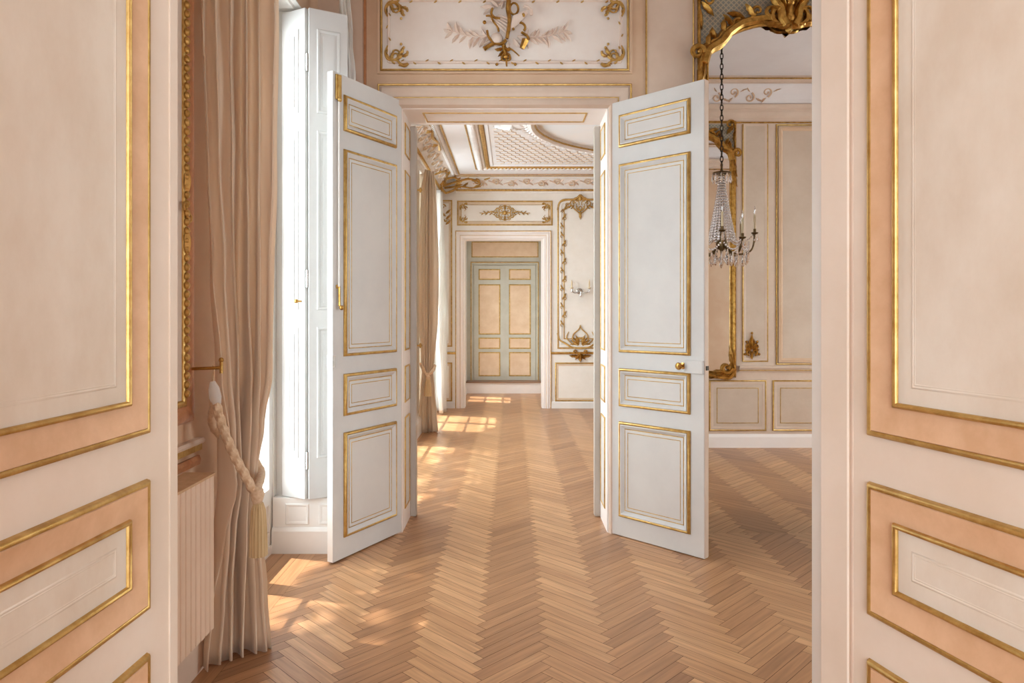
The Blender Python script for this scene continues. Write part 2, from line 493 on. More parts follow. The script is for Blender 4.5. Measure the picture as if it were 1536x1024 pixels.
# ------------------------------------------------------------------ door leaves
def door_leaf(name, hinge, ang_dir, width, z0, z1, side, near, label, rows, thick=0.042, st_h=0.09, st_f=0.09, back=True):
    """leaf from the hinge along ang_dir; side=+1/-1 picks which way the seen face looks"""
    d = Vector((ang_dir[0], ang_dir[1], 0)).normalized()
    nrm = Vector((-d.y, d.x, 0)) * side
    root = thing(name, label, 'door', (hinge[0], hinge[1], z0), None, 'structure')
    fr = Plane((hinge[0], hinge[1], 0), d, nrm)
    stile = M['near_stile'] if near else M['door']
    mb = MB(fr).box(0, width, -thick, 0, z0, z1)
    bevel(mb.build('door_board', stile, root), 0.003)
    faces = [fr]
    if back:
        faces.append(Plane(Vector((hinge[0], hinge[1], 0)) - nrm * thick, d, -nrm))
    for k, f in enumerate(faces):
        for (a, b) in rows:
            u0, u1 = st_h, width - st_f
            if near:
                gilt_panel(f, root, u0, u1, a, b, M['gold'], M['near_band'], M['near_field'], 0.014, 0.05, 0.011, line=0.03)
            else:
                MB(f).rect(u0, u1, a, b, bead(0.02, 0.017)).build('gilt_bead', M['gold'], root, True)
                MB(f).rect(u0, u1, a, b, [(0.014, .004), (0.018, 0.017), (0.023, 0.018), (0.034, 0.007), (0.042, 0.0015)]).build('cove_moulding', M['door'], root, True)
                MB(f).rect(u0, u1, a, b, bead(0.006, 0.004, 0.042)).build('inner_gilt_bead', M['gold'], root, True)
                e = 0.064
                MB(f).rect(u0, u1, a, b, [(0.045, .001), (0.048, .0025), (e, .0025)]).build('panel_border', M['door'], root)
                MB(f).rect(u0 + e, u1 - e, a + e, b - e, bead(0.0045, 0.003, 0, .0015)).build('gilt_line', M['gold'], root, True)
                MB(f).box(u0 + e, u1 - e, 0, 0.002, a + e, b - e).build('panel_field', M['door_field'], root)
    return root, fr

ROWS = [(2.438, 2.644), (1.155, 2.335), (.816, 1.056), (.125, .722)]
NROWS = [(2.438, 2.644), (1.159, 2.335), (.800, 1.067), (.115, .712)]
# near pair, standing open towards the camera
d1, f1 = door_leaf('door_1', (-.742, 1.53), (-.0375, -1), .74, .008, 2.755, 1, True,
          'peach panelled door leaf with gilt beads filling the photo left edge', NROWS, st_h=.113, back=False)
MB(f1).box(-.0, .03, 0, .004, .01, 2.75).build('edge_strip', M['near_stile'], d1)
d2, f2 = door_leaf('door_2', (.684, 1.523), (.263, -.965), .74, .008, 2.755, -1, True,
          'peach panelled door leaf with gilt beads filling the photo right edge', NROWS, st_h=.133, back=False)
MB(f2).prism([(0, .01), (0.0, .01), (0.006, .01), (.006, 2.75), (0, 2.75)], 0.0, .078).build('edge_strip', M['near_stile'], d2)
MB(f2).sweep([(.091, .01), (.091, 2.75)], bead(.013, .004, 0, -.002), False).build('edge_bead', M['wall_tan'], d2, True)
# middle pair, swung into the room
d3, f3 = door_leaf('door_3', (-.704, 4.425), (-.293, -.555), .63, .008, 2.755, 1, False,
          'grey white door leaf with gilt panels, bolt rod at its free edge, near the shutters', ROWS, st_h=.062, st_f=.085)
d4, f4 = door_leaf('door_4', (.612, 4.425), (.48, -.487), .684, .004, 2.732, -1, False,
          'grey white door leaf with gilt panels and round brass knob, beside the mirror', ROWS, st_h=.09, st_f=.088)
# bolt on the left leaf
MB(f3).box(.575, .612, 0, .012, 2.60, 2.74).build('bolt_plate', M['gold'], d3)
mb = MB(f3); mb.tube([(.594, .016, 2.60), (.594, .016, 2.735)], .011, 8); mb.ball(.594, .016, 2.6, .014, 8, 6)
mb.build('bolt_barrel', M['gold'], d3, True)
MB(f3).tube([(.594, .012, 1.55), (.594, .012, 2.60)], .006, 8).build('bolt_rod', M['white'], d3, True)
mb = MB(f3); mb.box(.58, .608, 0, .008, 1.54, 1.56); mb.build('rod_keeper', M['gold'], d3)
mb = MB(f3); mb.tube([(.594, .012, 1.55), (.594, .014, 1.44)], .007, 8); mb.ball(.588, .024, 1.432, .014, 8, 6)
mb.build('bolt_knob', M['brass'], d3, True)
MB(f3).box(.622, .646, -.03, .010, 1.10, 1.165).build('edge_latch', M['steel'], d3)
MB(f3).box(.6302, .632, -.040, -.002, .01, 2.75).build('edge_strip', M['white'], d3)
# lock on the right leaf
mb = MB(f4); mb.box(.565, .682, 0, .016, 1.055, 1.13)
bevel(mb.build('rim_lock', M['door'], d4), .003)
mb = MB(f4); mb.lathe(0, 0, [(.001, 0), (.02, 0), (.02, .004), (.008, .006), (.008, .028), (.019, .034), (.026, .046), (.02, .058), (.002, .062)], 12)
for i, v in enumerate(mb.v):
    pass
kn = MB(Plane(f4.p(.545, 0, 1.095), f4.u, Vector((0, 0, 1)), f4.n))
kn.lathe(0, 0, [(.001, 0), (.02, 0), (.02, .004), (.008, .006), (.008, .028), (.017, .034), (.022, .046), (.017, .056), (.002, .06)], 14)
kn.build('door_knob', M['brass'], d4, True)
MB(f4).box(.6842, .687, -.042, -.002, .01, 2.73).build('edge_strip', M['wall_tan'], d4)
MB(f4).box(.684, .692, -.036, -.012, 1.075, 1.10).build('latch_bolt', M['iron'], d4)

# ------------------------------------------------------------------ near doorway wall
JL, JR, HN = -.80, .704, 2.80
mb = MB()
mb.box(-3.0, JL, YN0, YN1, 0, ZC1 + .1); mb.box(JR, XR1 + .1, YN0, YN1, 0, ZC1 + .1); mb.box(JL, JR, YN0, YN1, HN, ZC1 + .1)
wn = struct(mb.build('wall_near', M['wall_tan']), 'panelled wall the near doorway opens through', 'wall')
MB().box(JR - .002, JR + .0, YN0 - .003, YN1 + .003, 0, HN).build('jamb_lining', M['white'], wn)
fn = Plane((0, YN1, 0), (1, 0, 0), (0, 1, 0))
# panels seen in the mirror
def wall_panel(fr, parent, u0, u1, v0, v1, gold=True, field='wall_panel', w=.018, bandm='wall_tan', line=.03):
    MB(fr).rect(u0, u1, v0, v1, bead(w, w * .8)).build('gilt_bead', M['gold'] if gold else M[bandm], parent, True)
    MB(fr).rect(u0, u1, v0, v1, [(w * .8, .001), (w, .008), (w * 1.9, .009), (w * 2.8, .002)]).build('panel_moulding', M[bandm], parent, True)
    e = w * 2.8
    MB(fr).box(u0 + e, u1 - e, 0, .002, v0 + e, v1 - e).build('panel_field', M[field], parent)
    if line:
        e += line
        MB(fr).rect(u0 + e, u1 - e, v0 + e, v1 - e, bead(.007, .004, 0, .002)).build('gilt_line', M['gold'] if gold else M[bandm], parent, True)
wall_panel(fn, wn, 2.395, 2.665, .89, 3.38, True, 'tan_panel', .014, line=0)
# wide panel with carved ribbed border
MB(fn).rect(2.745, 3.60, .86, 3.36, bead(.014, .012)).build('gilt_bead', M['gold'], wn, True)
MB(fn).rect(2.765, 3.58, .88, 3.34, [(0, .002), (.004, .02), (.03, .024), (.05, .004)]).build('panel_moulding', M['wall_brown'], wn, True)
MB(fn).box(2.81, 3.535, 0, .003, .925, 3.295).build('panel_field', M['tan_panel'], wn)
for (a, b) in ((2.05, 2.645), (2.71, 3.60), (.95, 1.98), (3.7, 4.6)):
    wall_panel(fn, wn, a, b, .172, .70, True, 'tan_panel', .016, line=.035)
mb = MB(fn).prism([(0, .79), (.014, .79), (.018, .81), (.03, .83), (.03, .85), (0, .85)], 2.36, XR1); mb.build('chair_rail', M['wall_tan'], wn)
MB(fn).prism([(.012, .797), (.022, .80), (.022, .808), (.012, .808)], 2.36, XR1).build('gilt_rail', M['gold'], wn)
bb = MB(fn).prism([(0, 0), (.022, 0), (.022, .11), (.012, .14), (0, .14)], JR + .22, XR1)
struct(bb.build('baseboard_near', M['reveal']))
# near casing on the first room side
for (a, b) in ((JL - .17, JL - .04), (JR + .04, JR + .17)):
    MB(fn).box(a, b, 0, .03, 0, HN + .17).build('door_casing', M['wall_tan'], wn)
MB(fn).box(JL, JR + .17, 0, .03, HN + .001, HN + .17).build('door_casing', M['wall_tan'], wn)
# gilt cluster low on the narrow panel
mb = MB(fn)
for sg in (-1, 1):
    for (a, l) in ((20, .06), (50, .09), (75, .11), (-15, .07), (-40, .05)):
        A = math.radians(a)
        mb.leaf(2.495 + sg * .012, 1.02, A if sg > 0 else PI - A, l, .035, .004, .014, .5 * sg)
    mb.volute(2.495 + sg * .03, .96, math.radians(0 if sg > 0 else 180), .03, 1.1, .008, .010, .010, sg)
    mb.volute(2.495 + sg * .02, 1.06, math.radians(60 if sg > 0 else 120), .028, 1.0, .008, .008, .010, -sg)
mb.leaf(2.495, 1.02, PI / 2, .16, .05, .004, .02); mb.leaf(2.495, 1.0, -PI / 2, .09, .04, .004, .016)
for (u, v) in ((2.44, 1.1), (2.55, 1.1), (2.495, 1.19), (2.42, .97), (2.57, .97)):
    mb.ball(u, .008, v, .014)
mb.build('relief_ornament', M['gold_dark'], wn, True)

CORN = [(0, 3.36), (.012, 3.36), (.02, 3.385), (.03, 3.39), (.03, 3.42), (.045, 3.43), (.055, 3.47), (.055, 3.50), (.075, 3.51), (.085, 3.545), (.06, 3.55),
        (.07, 3.60), (.11, 3.68), (.17, 3.73), (.18, 3.735), (.18, 3.75), (.20, 3.76), (.20, 3.80), (0, 3.80)]
def cornice(fr, u0, u1, name, lift=False):
    L_ = lambda pr: [(a, 3.45 + (b - 3.36) * .35 / .44) if lift else (a, b) for a, b in pr]
    o = struct(MB(fr).prism(L_(CORN), u0, u1).build(name, M['wall_tan']), None, None)
    MB(fr).prism(L_([(.018, 3.366), (.024, 3.37), (.024, 3.38), (.012, 3.38)]), u0, u1).build('gilt_rail', M['gold_dark'], o)
    MB(fr).prism(L_([(.201, 3.765), (.206, 3.768), (.206, 3.776), (.199, 3.78)]), u0, u1).build('gilt_rail', M['gold_dark'], o)
    MB(fr).prism(L_([(.065, 3.555), (.075, 3.60), (.115, 3.675), (.172, 3.727), (.165, 3.728), (.06, 3.60)]), u0, u1).build('frieze', M['ceiling'], o)
    return o
cn = cornice(fn, -1.24, XR1, 'trim_1')
frz = Plane((0, YN1 + .088, 3.64), (1, 0, 0), Vector((0, .85, -.45)).normalized(), Vector((0, .45, .85)).normalized())
mb = MB(frz)
for i in range(4):
    u = 2.12 + i * .17; sg = 1 if i % 2 else -1
    mb.volute(u, -.02 * sg, math.radians(20 * sg), .05, 1.2, .012, .010, .012, sg)
    mb.leaf(u + .05, .03 * sg, math.radians(40 * sg), .09, .03, .008, .014, -.8 * sg)
    mb.leaf(u - .02, -.03 * sg, math.radians(-140 * sg), .07, .028, .008, .014, .6 * sg)
mb.build('relief_ornament', M['wall_brown'], cn, True)

# ------------------------------------------------------------------ ceilings of camera room and first room
struct(MB().box(-1.6, XR1 + .1, YN1, YE1 - .1, ZC1, ZC1 + .15).build('ceiling', M['ceiling']))
# camera room shell, a wide window behind the camera lights it
mb = MB(); mb.box(-2.7, -2.6, -3.1, YN0, 0, 3.6)
struct(mb.build('wall_left_camera', M['wall_tan']))
struct(MB().box(2.6, 2.7, -3.1, YN0, 0, 3.6).build('wall_right_camera', M['wall_tan']))
struct(MB().box(-2.7, 2.7, -3.1, YN0, 3.6, 3.75).build('ceiling_camera', M['ceiling']))
mb = MB(); mb.box(-2.7, -1.6, -3.1, -3.0, 0, 3.6); mb.box(1.4, 2.7, -3.1, -3.0, 0, 3.6); mb.box(-1.6, 1.4, -3.1, -3.0, 0, .5); mb.box(-1.6, 1.4, -3.1, -3.0, 2.75, 3.6)
struct(mb.build('wall_back_camera', M['wall_tan']))

# ------------------------------------------------------------------ end wall with the middle doorway
ML, MR, HM = -.704, .612, 2.708
mb = MB()
mb.box(-1.6, ML, YE0, YE1, 0, ZC1); mb.box(MR, XR2, YE0, YE1, 0, ZC1); mb.box(ML, MR, YE0, YE1, HM, ZC1)
we = struct(mb.build('wall_far', M['wall_brown']), 'ochre panelled wall with the middle doorway, overdoor relief and mirror', 'wall')
fe = Plane((0, YE0, 0), (1, 0, 0), (0, -1, 0))
# reveal linings
mb = MB(); mb.box(ML - .001, ML + .004, YE0, YE1, 0, HM); mb.box(MR - .004, MR + .001, YE0, YE1, 0, HM); mb.box(ML, MR, YE0, YE1, HM - .004, HM + .001)
mb.build('reveal_lining', M['reveal'], we)
# gilt lines of the reveal panels, left and right and on the soffit
fl_ = Plane((ML + .004, YE0, 0), (0, 1, 0), (1, 0, 0)); fr_ = Plane((MR - .004, YE0, 0), (0, 1, 0), (-1, 0, 0))
for f in (fl_, fr_):
    for (a, b) in ROWS:
        MB(f).rect(.09, .29, a, b, bead(.012, .008)).build('gilt_bead', M['gold'], we, True)
        MB(f).box(.102, .278, 0, .003, a + .012, b - .012).build('panel_field', M['door'], we)
fs = Plane((0, YE0, HM - .004), (1, 0, 0), (0, 0, -1), (0, 1, 0))
MB(fs).rect(ML + .12, MR - .12, .08, .30, bead(.012, .006)).build('gilt_bead', M['gold'], we, True)
# stop beads at the back of the reveal
for (a, b) in ((ML, ML + .045), (MR - .045, MR)):
    mb = MB().box(a, b, YE1 - .03, YE1 + .03, 0, HM - .02); bevel(mb.build('door_stop', M['stop_grey'], we), .01, 3)
# casing: outer gilt bead, stepped cove
CAS = [(0, 0), (.002, .012), (.01, .016), (.022, .016), (.03, .03), (.05, .034), (.075, .022), (.09, .012), (.1, .026), (.115, .03), (.14, .03), (.15, .012), (.155, 0)]
path = [(MR + .155, 0), (MR + .155, HM + .155), (ML - .155, HM + .155), (ML - .155, 0)]
MB(fe).sweep(path, CAS, False).build('door_casing', M['wall_tan'], we, True)
MB(fe).sweep(path, bead(.014, .012, .002, .014), False).build('gilt_bead', M['gold'], we, True)
MB(fe).sweep(path, bead(.010, .008, .085, .010), False).build('gilt_bead', M['gold'], we, True)
# overdoor panel
O0, O1, OB, OT = -.842, .748, 2.945, 3.428
MB(fe).rect(O0 - .02, O1 + .02, OB - .02, OT + .02, [(0, 0), (.003, .012), (.012, .014), (.02, .008)]).build('panel_moulding', M['wall_brown'], we, True)
MB(fe).rect(O0, O1, OB, OT, bead(.016, .014)).build('gilt_bead', M['gold'], we, True)
MB(fe).box(O0 + .014, O1 - .014, 0, .004, OB + .014, OT - .014).build('panel_field', M['over_field'], we)
# vine wrapped rod frame
ru0, ru1, rv0, rv1 = O0 + .055, O1 - .055, OB + .055, 3.392
mb = MB(fe)
ring = [(ru0, rv0), (ru1, rv0), (ru1, rv1), (ru0, rv1)]
for i in range(4):
    a, b = ring[i], ring[(i + 1) % 4]
    mb.tube([(a[0], .010, a[1]), (b[0], .010, b[1])], .009, 8)
mb.build('relief_rod', M['relief'], we, True)
mb = MB(fe)
for i in range(4):
    a, b = ring[i], ring[(i + 1) % 4]
    ln = math.hypot(b[0] - a[0], b[1] - a[1]); n = int(ln / .075)
    for k in range(1, n):
        t = k / n
        u, v = a[0] + (b[0] - a[0]) * t, a[1] + (b[1] - a[1]) * t
        ang = math.atan2(b[1] - a[1], b[0] - a[0])
        mb.leaf(u, v, ang + (.6 if k % 2 else -.6), .028, .014, .016, .006)
mb.build('relief_vine', M['gold'], we, True)

def corner_ornament(fr, parent, u, v, sx, sy, s, mat):
    mb = MB(fr)
    A = lambda a: math.radians(a) if sx > 0 else PI - math.radians(a)
    def ang(a):
        x, y = math.cos(math.radians(a)) * sx, math.sin(math.radians(a)) * sy
        return math.atan2(y, x)
    sg = sx * sy
    mb.volute(u + .01 * s * sx, v + .12 * s * sy, ang(-80), .09 * s, .8, .03 * s, .016 * s, .014, sg)
    mb.volute(u + .10 * s * sx, v + .02 * s * sy, ang(170), .07 * s, .9, .02 * s, .014 * s, .014, -sg)
    mb.curve([(u + .02 * s * sx, v + .22 * s * sy), (u - .01 * s * sx, v + .14 * s * sy), (u + .03 * s * sx, v + .06 * s * sy), (u + .12 * s * sx, v + .05 * s * sy), (u + .2 * s * sx, v - .01 * s * sy), (u + .25 * s * sx, v + .02 * s * sy)], .012 * s, .018 * s, .014)
    for (a, l, du, dv) in ((60, .12, .04, .06), (25, .14, .08, .05), (85, .12, .02, .1), (5, .12, .14, .0), (40, .1, .12, .1), (70, .08, .17, .13), (20, .09, .18, .1)):
        mb.leaf(u + du * s * sx, v + dv * s * sy, ang(a), l * s, .05 * s, .008, .014 * s, .5 * sg)
    for (du, dv) in ((.2, .2), (.24, .15), (.17, .24)):
        mb.ball(u + du * s * sx, .012, v + dv * s * sy, .016 * s)
    return mb.build('corner_ornament', mat, parent, True)
for (u, sx) in ((ru0 - .015, 1), (ru1 + .015, -1)):
    for (v, sy) in ((rv0 - .02, 1), (rv1 + .02, -1)):
        corner_ornament(fe, we, u, v, sx, sy, .56, M['gold'])

# central trophy of the overdoor: leafy branches, horn, harp, ribbon, knot
tu, tv = -.026, 3.165
def T(x, y): return (tu + (x - 770) / 820, tv + (190 - y) / 820)
mb = MB(fe)
rnd = random.Random(11)
for (st, en, n, sg) in (((660, 190), (480, 165), 6, -1), ((850, 195), (1060, 165), 8, 1)):
    a, b = T(*st), T(*en)
    mb.curve([a, (a[0] * .5 + b[0] * .5, a[1] * .5 + b[1] * .5 - .015), b], .007, .003, .010)
    for i in range(n):
        t = i / (n - 1)
        u = a[0] + (b[0] - a[0]) * t; v = a[1] + (b[1] - a[1]) * t - .015 * math.sin(PI * t)
        for q in (-1, 1):
            aa = math.radians(35 + rnd.uniform(-10, 22)) * q
            aa = aa if sg > 0 else PI - aa
            mb.leaf(u, v, aa, rnd.uniform(.06, .085), rnd.uniform(.022, .034), .006, .016, rnd.uniform(.2, 1.1) * q * sg)
    mb.leaf(b[0], b[1], 0 if sg > 0 else PI, .06, .03, .006, .016, -.6)
for (x, y, a, l, w_) in ((700, 45, 165, .09, .035), (720, 40, 130, .06, .03), (735, 50, 60, .05, .03), (690, 50, 200, .07, .03), (720, 30, 20, .05, .025)):
    p = T(x, y); mb.leaf(p[0], p[1], math.radians(a), l, w_, .02, .016, .5)
mb.build('relief_leaves', M['relief'], we, True)
mb = MB(fe)   # harp flutes, horn, shield and drapery
for k in range(5):
    a, b = T(682 + 9 * k, 108 - 6 * k), T(762 + 7 * k, 178 - 16 * k)
    mb.tube([(a[0], .02, a[1]), ((a[0] + b[0]) / 2, .032, (a[1] + b[1]) / 2), (b[0], .03, b[1])], .007, 6)
a, b, c = T(775, 165), T(815, 110), T(865, 75)
mb.tube([(a[0], .028, a[1]), (b[0], .036, b[1]), (c[0], .034, c[1])], [.012, .032, .014], 10)
a, b = T(862, 78), T(890, 60)
mb.curve([T(852, 45), T(885, 58), T(893, 90)], .012, .010, .045)
p = T(712, 207)
mb.ball(p[0], .012, p[1], .042, 12, 8)
for (x, y, a, l) in ((800, 205, -60, .07), (820, 190, -20, .08), (770, 215, -100, .06), (690, 215, 200, .07), (650, 200, 230, .07)):
    p = T(x, y); mb.leaf(p[0], p[1], math.radians(a), l, .04, .012, .02, .4)
mb.build('relief_trophy', M['relief'], we, True)
mb = MB(fe)   # gilt ribbon, loops and knot
mb.curve([T(775, 15), T(770, 60), T(778, 110), T(774, 160), T(765, 212)], .015, .011, .045)
def loop(x, y, rx, ry, r, n0=.035, a0=0, a1=360):
    q = []
    for k in range(15):
        A_ = math.radians(a0 + (a1 - a0) * k / 14)
        u, v = T(x + rx * math.cos(A_), y - ry * math.sin(A_)); q.append((u, n0, v))
    mb.tube(q, r, 6)
loop(802, 55, 22, 30, .007)
loop(828, 152, 32, 26, .008, .035, -40, 210)
mb.curve([T(690, 50), T(684, 78), T(700, 98), T(730, 105)], .007, .009, .03)
mb.curve([T(655, 90), T(680, 92), T(695, 120), T(715, 145), T(722, 172)], .006, .007, .03)
p = T(648, 122); mb.ball(p[0], .025, p[1], .012, 8, 6)
mb.curve([T(662, 165), T(670, 200), T(700, 230), T(735, 236), T(760, 215)], .007, .011, .03)
mb.curve([T(745, 232), T(690, 235), T(645, 262)], .008, .015, .025)
mb.curve([T(840, 175), T(870, 195), T(878, 215)], .008, .010, .03)
a = T(862, 212); b = T(843, 258)
mb.tube([(a[0], .025, a[1]), (b[0], .025, b[1])], [.022, .016], 4)
p = T(849, 92); mb.ball(p[0], .045, p[1], .014, 8, 6)
for sg in (-1, 1):
    mb.leaf(*T(745, 252), math.radians(-90 + sg * 65), .055, .03, .015, .016, sg * .6)
    mb.leaf(*T(750, 262), math.radians(-90 + sg * 35), .06, .022, .015, .012, sg * .3)
    mb.volute(*T(760, 318), math.radians(-90 + sg * 60), .022, .9, .008, .008, .015, sg)
    mb.volute(*T(760, 285), math.radians(90 - sg * 50), .018, .9, .007, .007, .015, -sg)
    p = T(760 + sg * 48, 338); mb.ball(p[0], .015, p[1], .010, 6, 4)
mb.curve([T(745, 240), T(790, 262), T(830, 296)], .007, .004, .02)
mb.curve([T(745, 232), T(748, 260), T(760, 300), T(764, 350)], .012, .005, .02)
p = T(758, 300); mb.ball(p[0], .02, p[1], .016, 8, 6)
mb.build('relief_ribbon', M['gold_dark'], we, True)
# pilaster strips
for (a, b) in ((.852, 1.165),):
    MB(fe).rect(a, b, .9, 3.44, bead(.012, .010)).build('gilt_bead', M['gold'], we, True)
    MB(fe).box(a + .012, b - .012, 0, .003, .912, 3.43).build('panel_field', M['wall_tan'], we)
MB(fe).box(-.945, -.93, 0, .012, 0, 3.7).build('corner_bead', M['brown_band'], we)
MB(fe).box(-1.24, -.95, 0, .006, .12, 3.7).build('panel_field', M['wall_tan'], we)
cornice(fe, -1.24, XR1, 'trim_2', True)
struct(MB(fe).prism([(0, 0), (.02, 0), (.02, .11), (.01, .14), (0, .14)], .78, 1.17).build('baseboard_far', M['reveal']))

# ------------------------------------------------------------------ left wall of the first room with its window
W0, W1, WS = 3.03, 4.13, 3.20
WP = 4.053
mb = MB()
mb.box(-1.62, XL1, YN1 - .08, W0, 0, ZC1); mb.box(-1.62, XL1, W1, YE0, 0, ZC1); mb.box(-1.62, XL1, W0, W1, WS, ZC1)
wl = struct(mb.build('wall_left', M['wall_brown']), 'ochre wall on the window side of the first room', 'wall')
fw = Plane((XL1, 0, 0), (0, 1, 0), (1, 0, 0))
# framed panel glimpsed past the left door leaf
MB(fw).rect(1.75, 2.685, .985, 3.3, [(0, 0), (.004, .01), (.015, .016), (.05, .02), (.066, .012), (.07, 0)]).build('panel_moulding', M['brown_band'], wl, True)
MB(fw).rect(1.812, 2.623, 1.047, 3.238, bead(.03, .016)).build('gilt_bead', M['gold'], wl, True)
mb = MB(fw)
v = 1.10
while v < 3.2:
    mb.ball(2.608, .017, v, .013, 6, 4, 1.2); v += .034
mb.volute(2.612, 1.80, PI / 2, .02, 1, .008, .006, .02, 1); mb.volute(2.604, 1.76, PI / 2, .02, 1, .008, .006, .02, -1)
mb.leaf(2.608, 1.85, PI / 2, .1, .03, .016, .012); mb.leaf(2.608, 1.72, -PI / 2, .1, .03, .016, .012)
mb.build('gilt_beading', M['gold'], wl, True)
MB(fw).box(1.84, 2.595, 0, .004, 1.075, 3.21).build('panel_field', M['wall_panel'], wl)
MB(fw).box(1.63, 2.73, 0, .02, .868, .895).build('gilt_rail', M['gold'], wl)
MB(fw).prism([(0, .81), (.012, .81), (.016, .83), (.01, .845), (0, .845)], 1.63, 2.73).build('chair_rail', M['brown_band'], wl)
MB(fw).prism([(0, .895), (.028, .895), (.034, .905), (.026, .915), (0, .915)], 1.63, 2.73).build('chair_rail', M['wall_tan'], wl)
struct(MB(fw).prism([(0, 0), (.02, 0), (.02, .12), (.01, .15), (0, .15)], YN1, W0).build('baseboard_left', M['wall_tan']))
mb = MB(); mb.box(-1.62, XL1 + .004, W1 - .006, W1 + .001, 0, WS); mb.box(-1.62, XL1 + .004, W0 - .001, W0 + .006, 0, WS); mb.box(XL1 - .001, XL1 + .004, W1, YE0 - .002, 0, WS)
mb.build('reveal_lining', M['white'], wl)
# reveal soffit with a moulded panel
fsf = Plane((0, 0, WS), (0, 1, 0), (0, 0, -1), (1, 0, 0))
MB(fsf).box(W0, W1, 0, .006, -1.62, XL1).build('soffit_lining', M['white'], wl)
MB(fsf).rect(W0 + .1, W1 - .06, -1.40, XL1 - .03, [(0, .006), (.01, .016), (.022, .010), (.03, .006)]).build('panel_moulding', M['white'], wl, True)
# plinth below the folded shutters
mb = MB(); mb.box(-1.398, -.985, WP, YE0 - .002, 0, .322)
tp = struct(mb.build('trim_3', M['white']), None, None)
fp = Plane((0, WP, 0), (1, 0, 0), (0, -1, 0))
MB(fp).prism([(0, 0), (.016, 0), (.016, .13), (.006, .15), (0, .15)], -1.40, -.985).build('plinth_base', M['white'], tp)
for (a, b) in ((-1.325, -1.185), (-1.13, -1.02)):
    MB(fp).rect(a, b, .165, .29, [(0, 0), (.006, .006), (.014, .004), (.02, 0)]).build('panel_moulding', M['white'], tp, True)
# filler jamb behind the shutters, brown paint standing in for shade in their gap
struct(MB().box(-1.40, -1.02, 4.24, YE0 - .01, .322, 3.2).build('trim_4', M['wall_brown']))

# French window
def french_window(name, x, y0, y1, z0, z1, label, low=.36, leaves=2, bars=(1.1, 1.85, 2.5)):
    """window standing in the plane X = x"""
    root = thing(name, label, 'window', (x, (y0 + y1) / 2, z0), None, 'structure')
    f = Plane((x, 0, 0), (0, 1, 0), (1, 0, 0))
    mb = MB(f)
    mb.box(y0, y0 + .05, -.04, .03, z0, z1); mb.box(y1 - .05, y1, -.04, .03, z0, z1); mb.box(y0 + .05, y1 - .05, -.04, .03, z1 - .05, z1); mb.box(y0 + .05, y1 - .05, -.04, .03, z0, z0 + .05)
    mb.build('window_frame', M['white'], root)
    w = (y1 - y0 - .1) / leaves
    for i in range(leaves):
        a = y0 + .05 + i * w; b = a + w
        mb = MB(f)
        mb.box(a, a + .06, -.02, .022, z0 + .05, z1 - .05); mb.box(b - .06, b, -.02, .022, z0 + .05, z1 - .05)
        mb.box(a + .06, b - .06, -.02, .022, z1 - .12, z1 - .05); mb.box(a + .06, b - .06, -.02, .022, low - .07, low + .02)
        mb.box(a + .06, b - .06, -.02, .022, z0 + .05, z0 + .13)
        for q in [q for q in bars if q < z1 - .2]:
            mb.box(a + .06, b - .06, -.012, .014, q - .014, q + .014)
        cs = mb.build('casement', M['white'], root)
        MB(f).box(a + .06, b - .06, -.012, .006, z0 + .13, low - .07).build('kick_panel', M['white'], cs)
        MB(f).box(a + .06, b - .06, -.003, .001, low + .02, z1 - .12).build('glass_pane', M['glass'], cs)
    MB(f).tube([((y0 + y1) / 2, .034, z0 + .2), ((y0 + y1) / 2, .034, z1 - .2)], .008, 8).build('espagnolette', M['white'], root, True)
    return root
french_window('window_1', -1.43, W0, W1, .0, WS, 'tall white French window half hidden behind the rose beige curtain')

# folding shutters
def shutter_leaf(root, a, b, z0, z1, thick=.026):
    A, B = Vector((a[0], a[1], 0)), Vector((b[0], b[1], 0))
    d = (B - A); w = d.length; d.normalize()
    n = Vector((d.y, -d.x, 0))
    if n.y > 0: n = -n
    f = Plane(A, d, n)
    lf = bevel(MB(f).box(0, w, -thick, 0, z0, z1).build('shutter_leaf', M['shutter'], root), .003)
    for (p, q) in ((2.56, 3.05), (1.42, 2.46), (.56, 1.32)):
        MB(f).rect(.045, w - .045, p, q, [(0, 0), (.004, .006), (.012, .007), (.02, .001)]).build('panel_moulding', M['shutter'], lf, True)
        MB(f).box(.08, w - .08, 0, .005, p + .04, q - .04).build('raised_panel', M['shutter'], lf)
    return f, w
sh = thing('folding_shutter', 'tall white panelled folding shutter in two leaves beside the window', 'shutter', (-1.18, 4.02, .324))
f_, w_ = shutter_leaf(sh, (-1.356, 4.085), (-1.195, 4.0), .326, 3.165)
f2_, w2_ = shutter_leaf(sh, (-1.172, 4.0), (-.972, 4.105), .326, 3.165)
for z in (.55, 1.6, 2.85):
    mb = MB(); mb.tube([(-1.183, 4.008, z - .05), (-1.183, 4.008, z + .05)], .009, 8)
    mb.box(-1.2, -1.165, 4.012, 4.016, z - .04, z + .04)
    mb.build('hinge', M['steel'], sh)
mb = MB(f_); mb.tube([(w_ - .03, 0, 1.47), (w_ - .03, .03, 1.47)], .006, 8); mb.ball(w_ - .03, .036, 1.47, .013, 8, 6); mb.build('knob', M['brass'], sh, True)

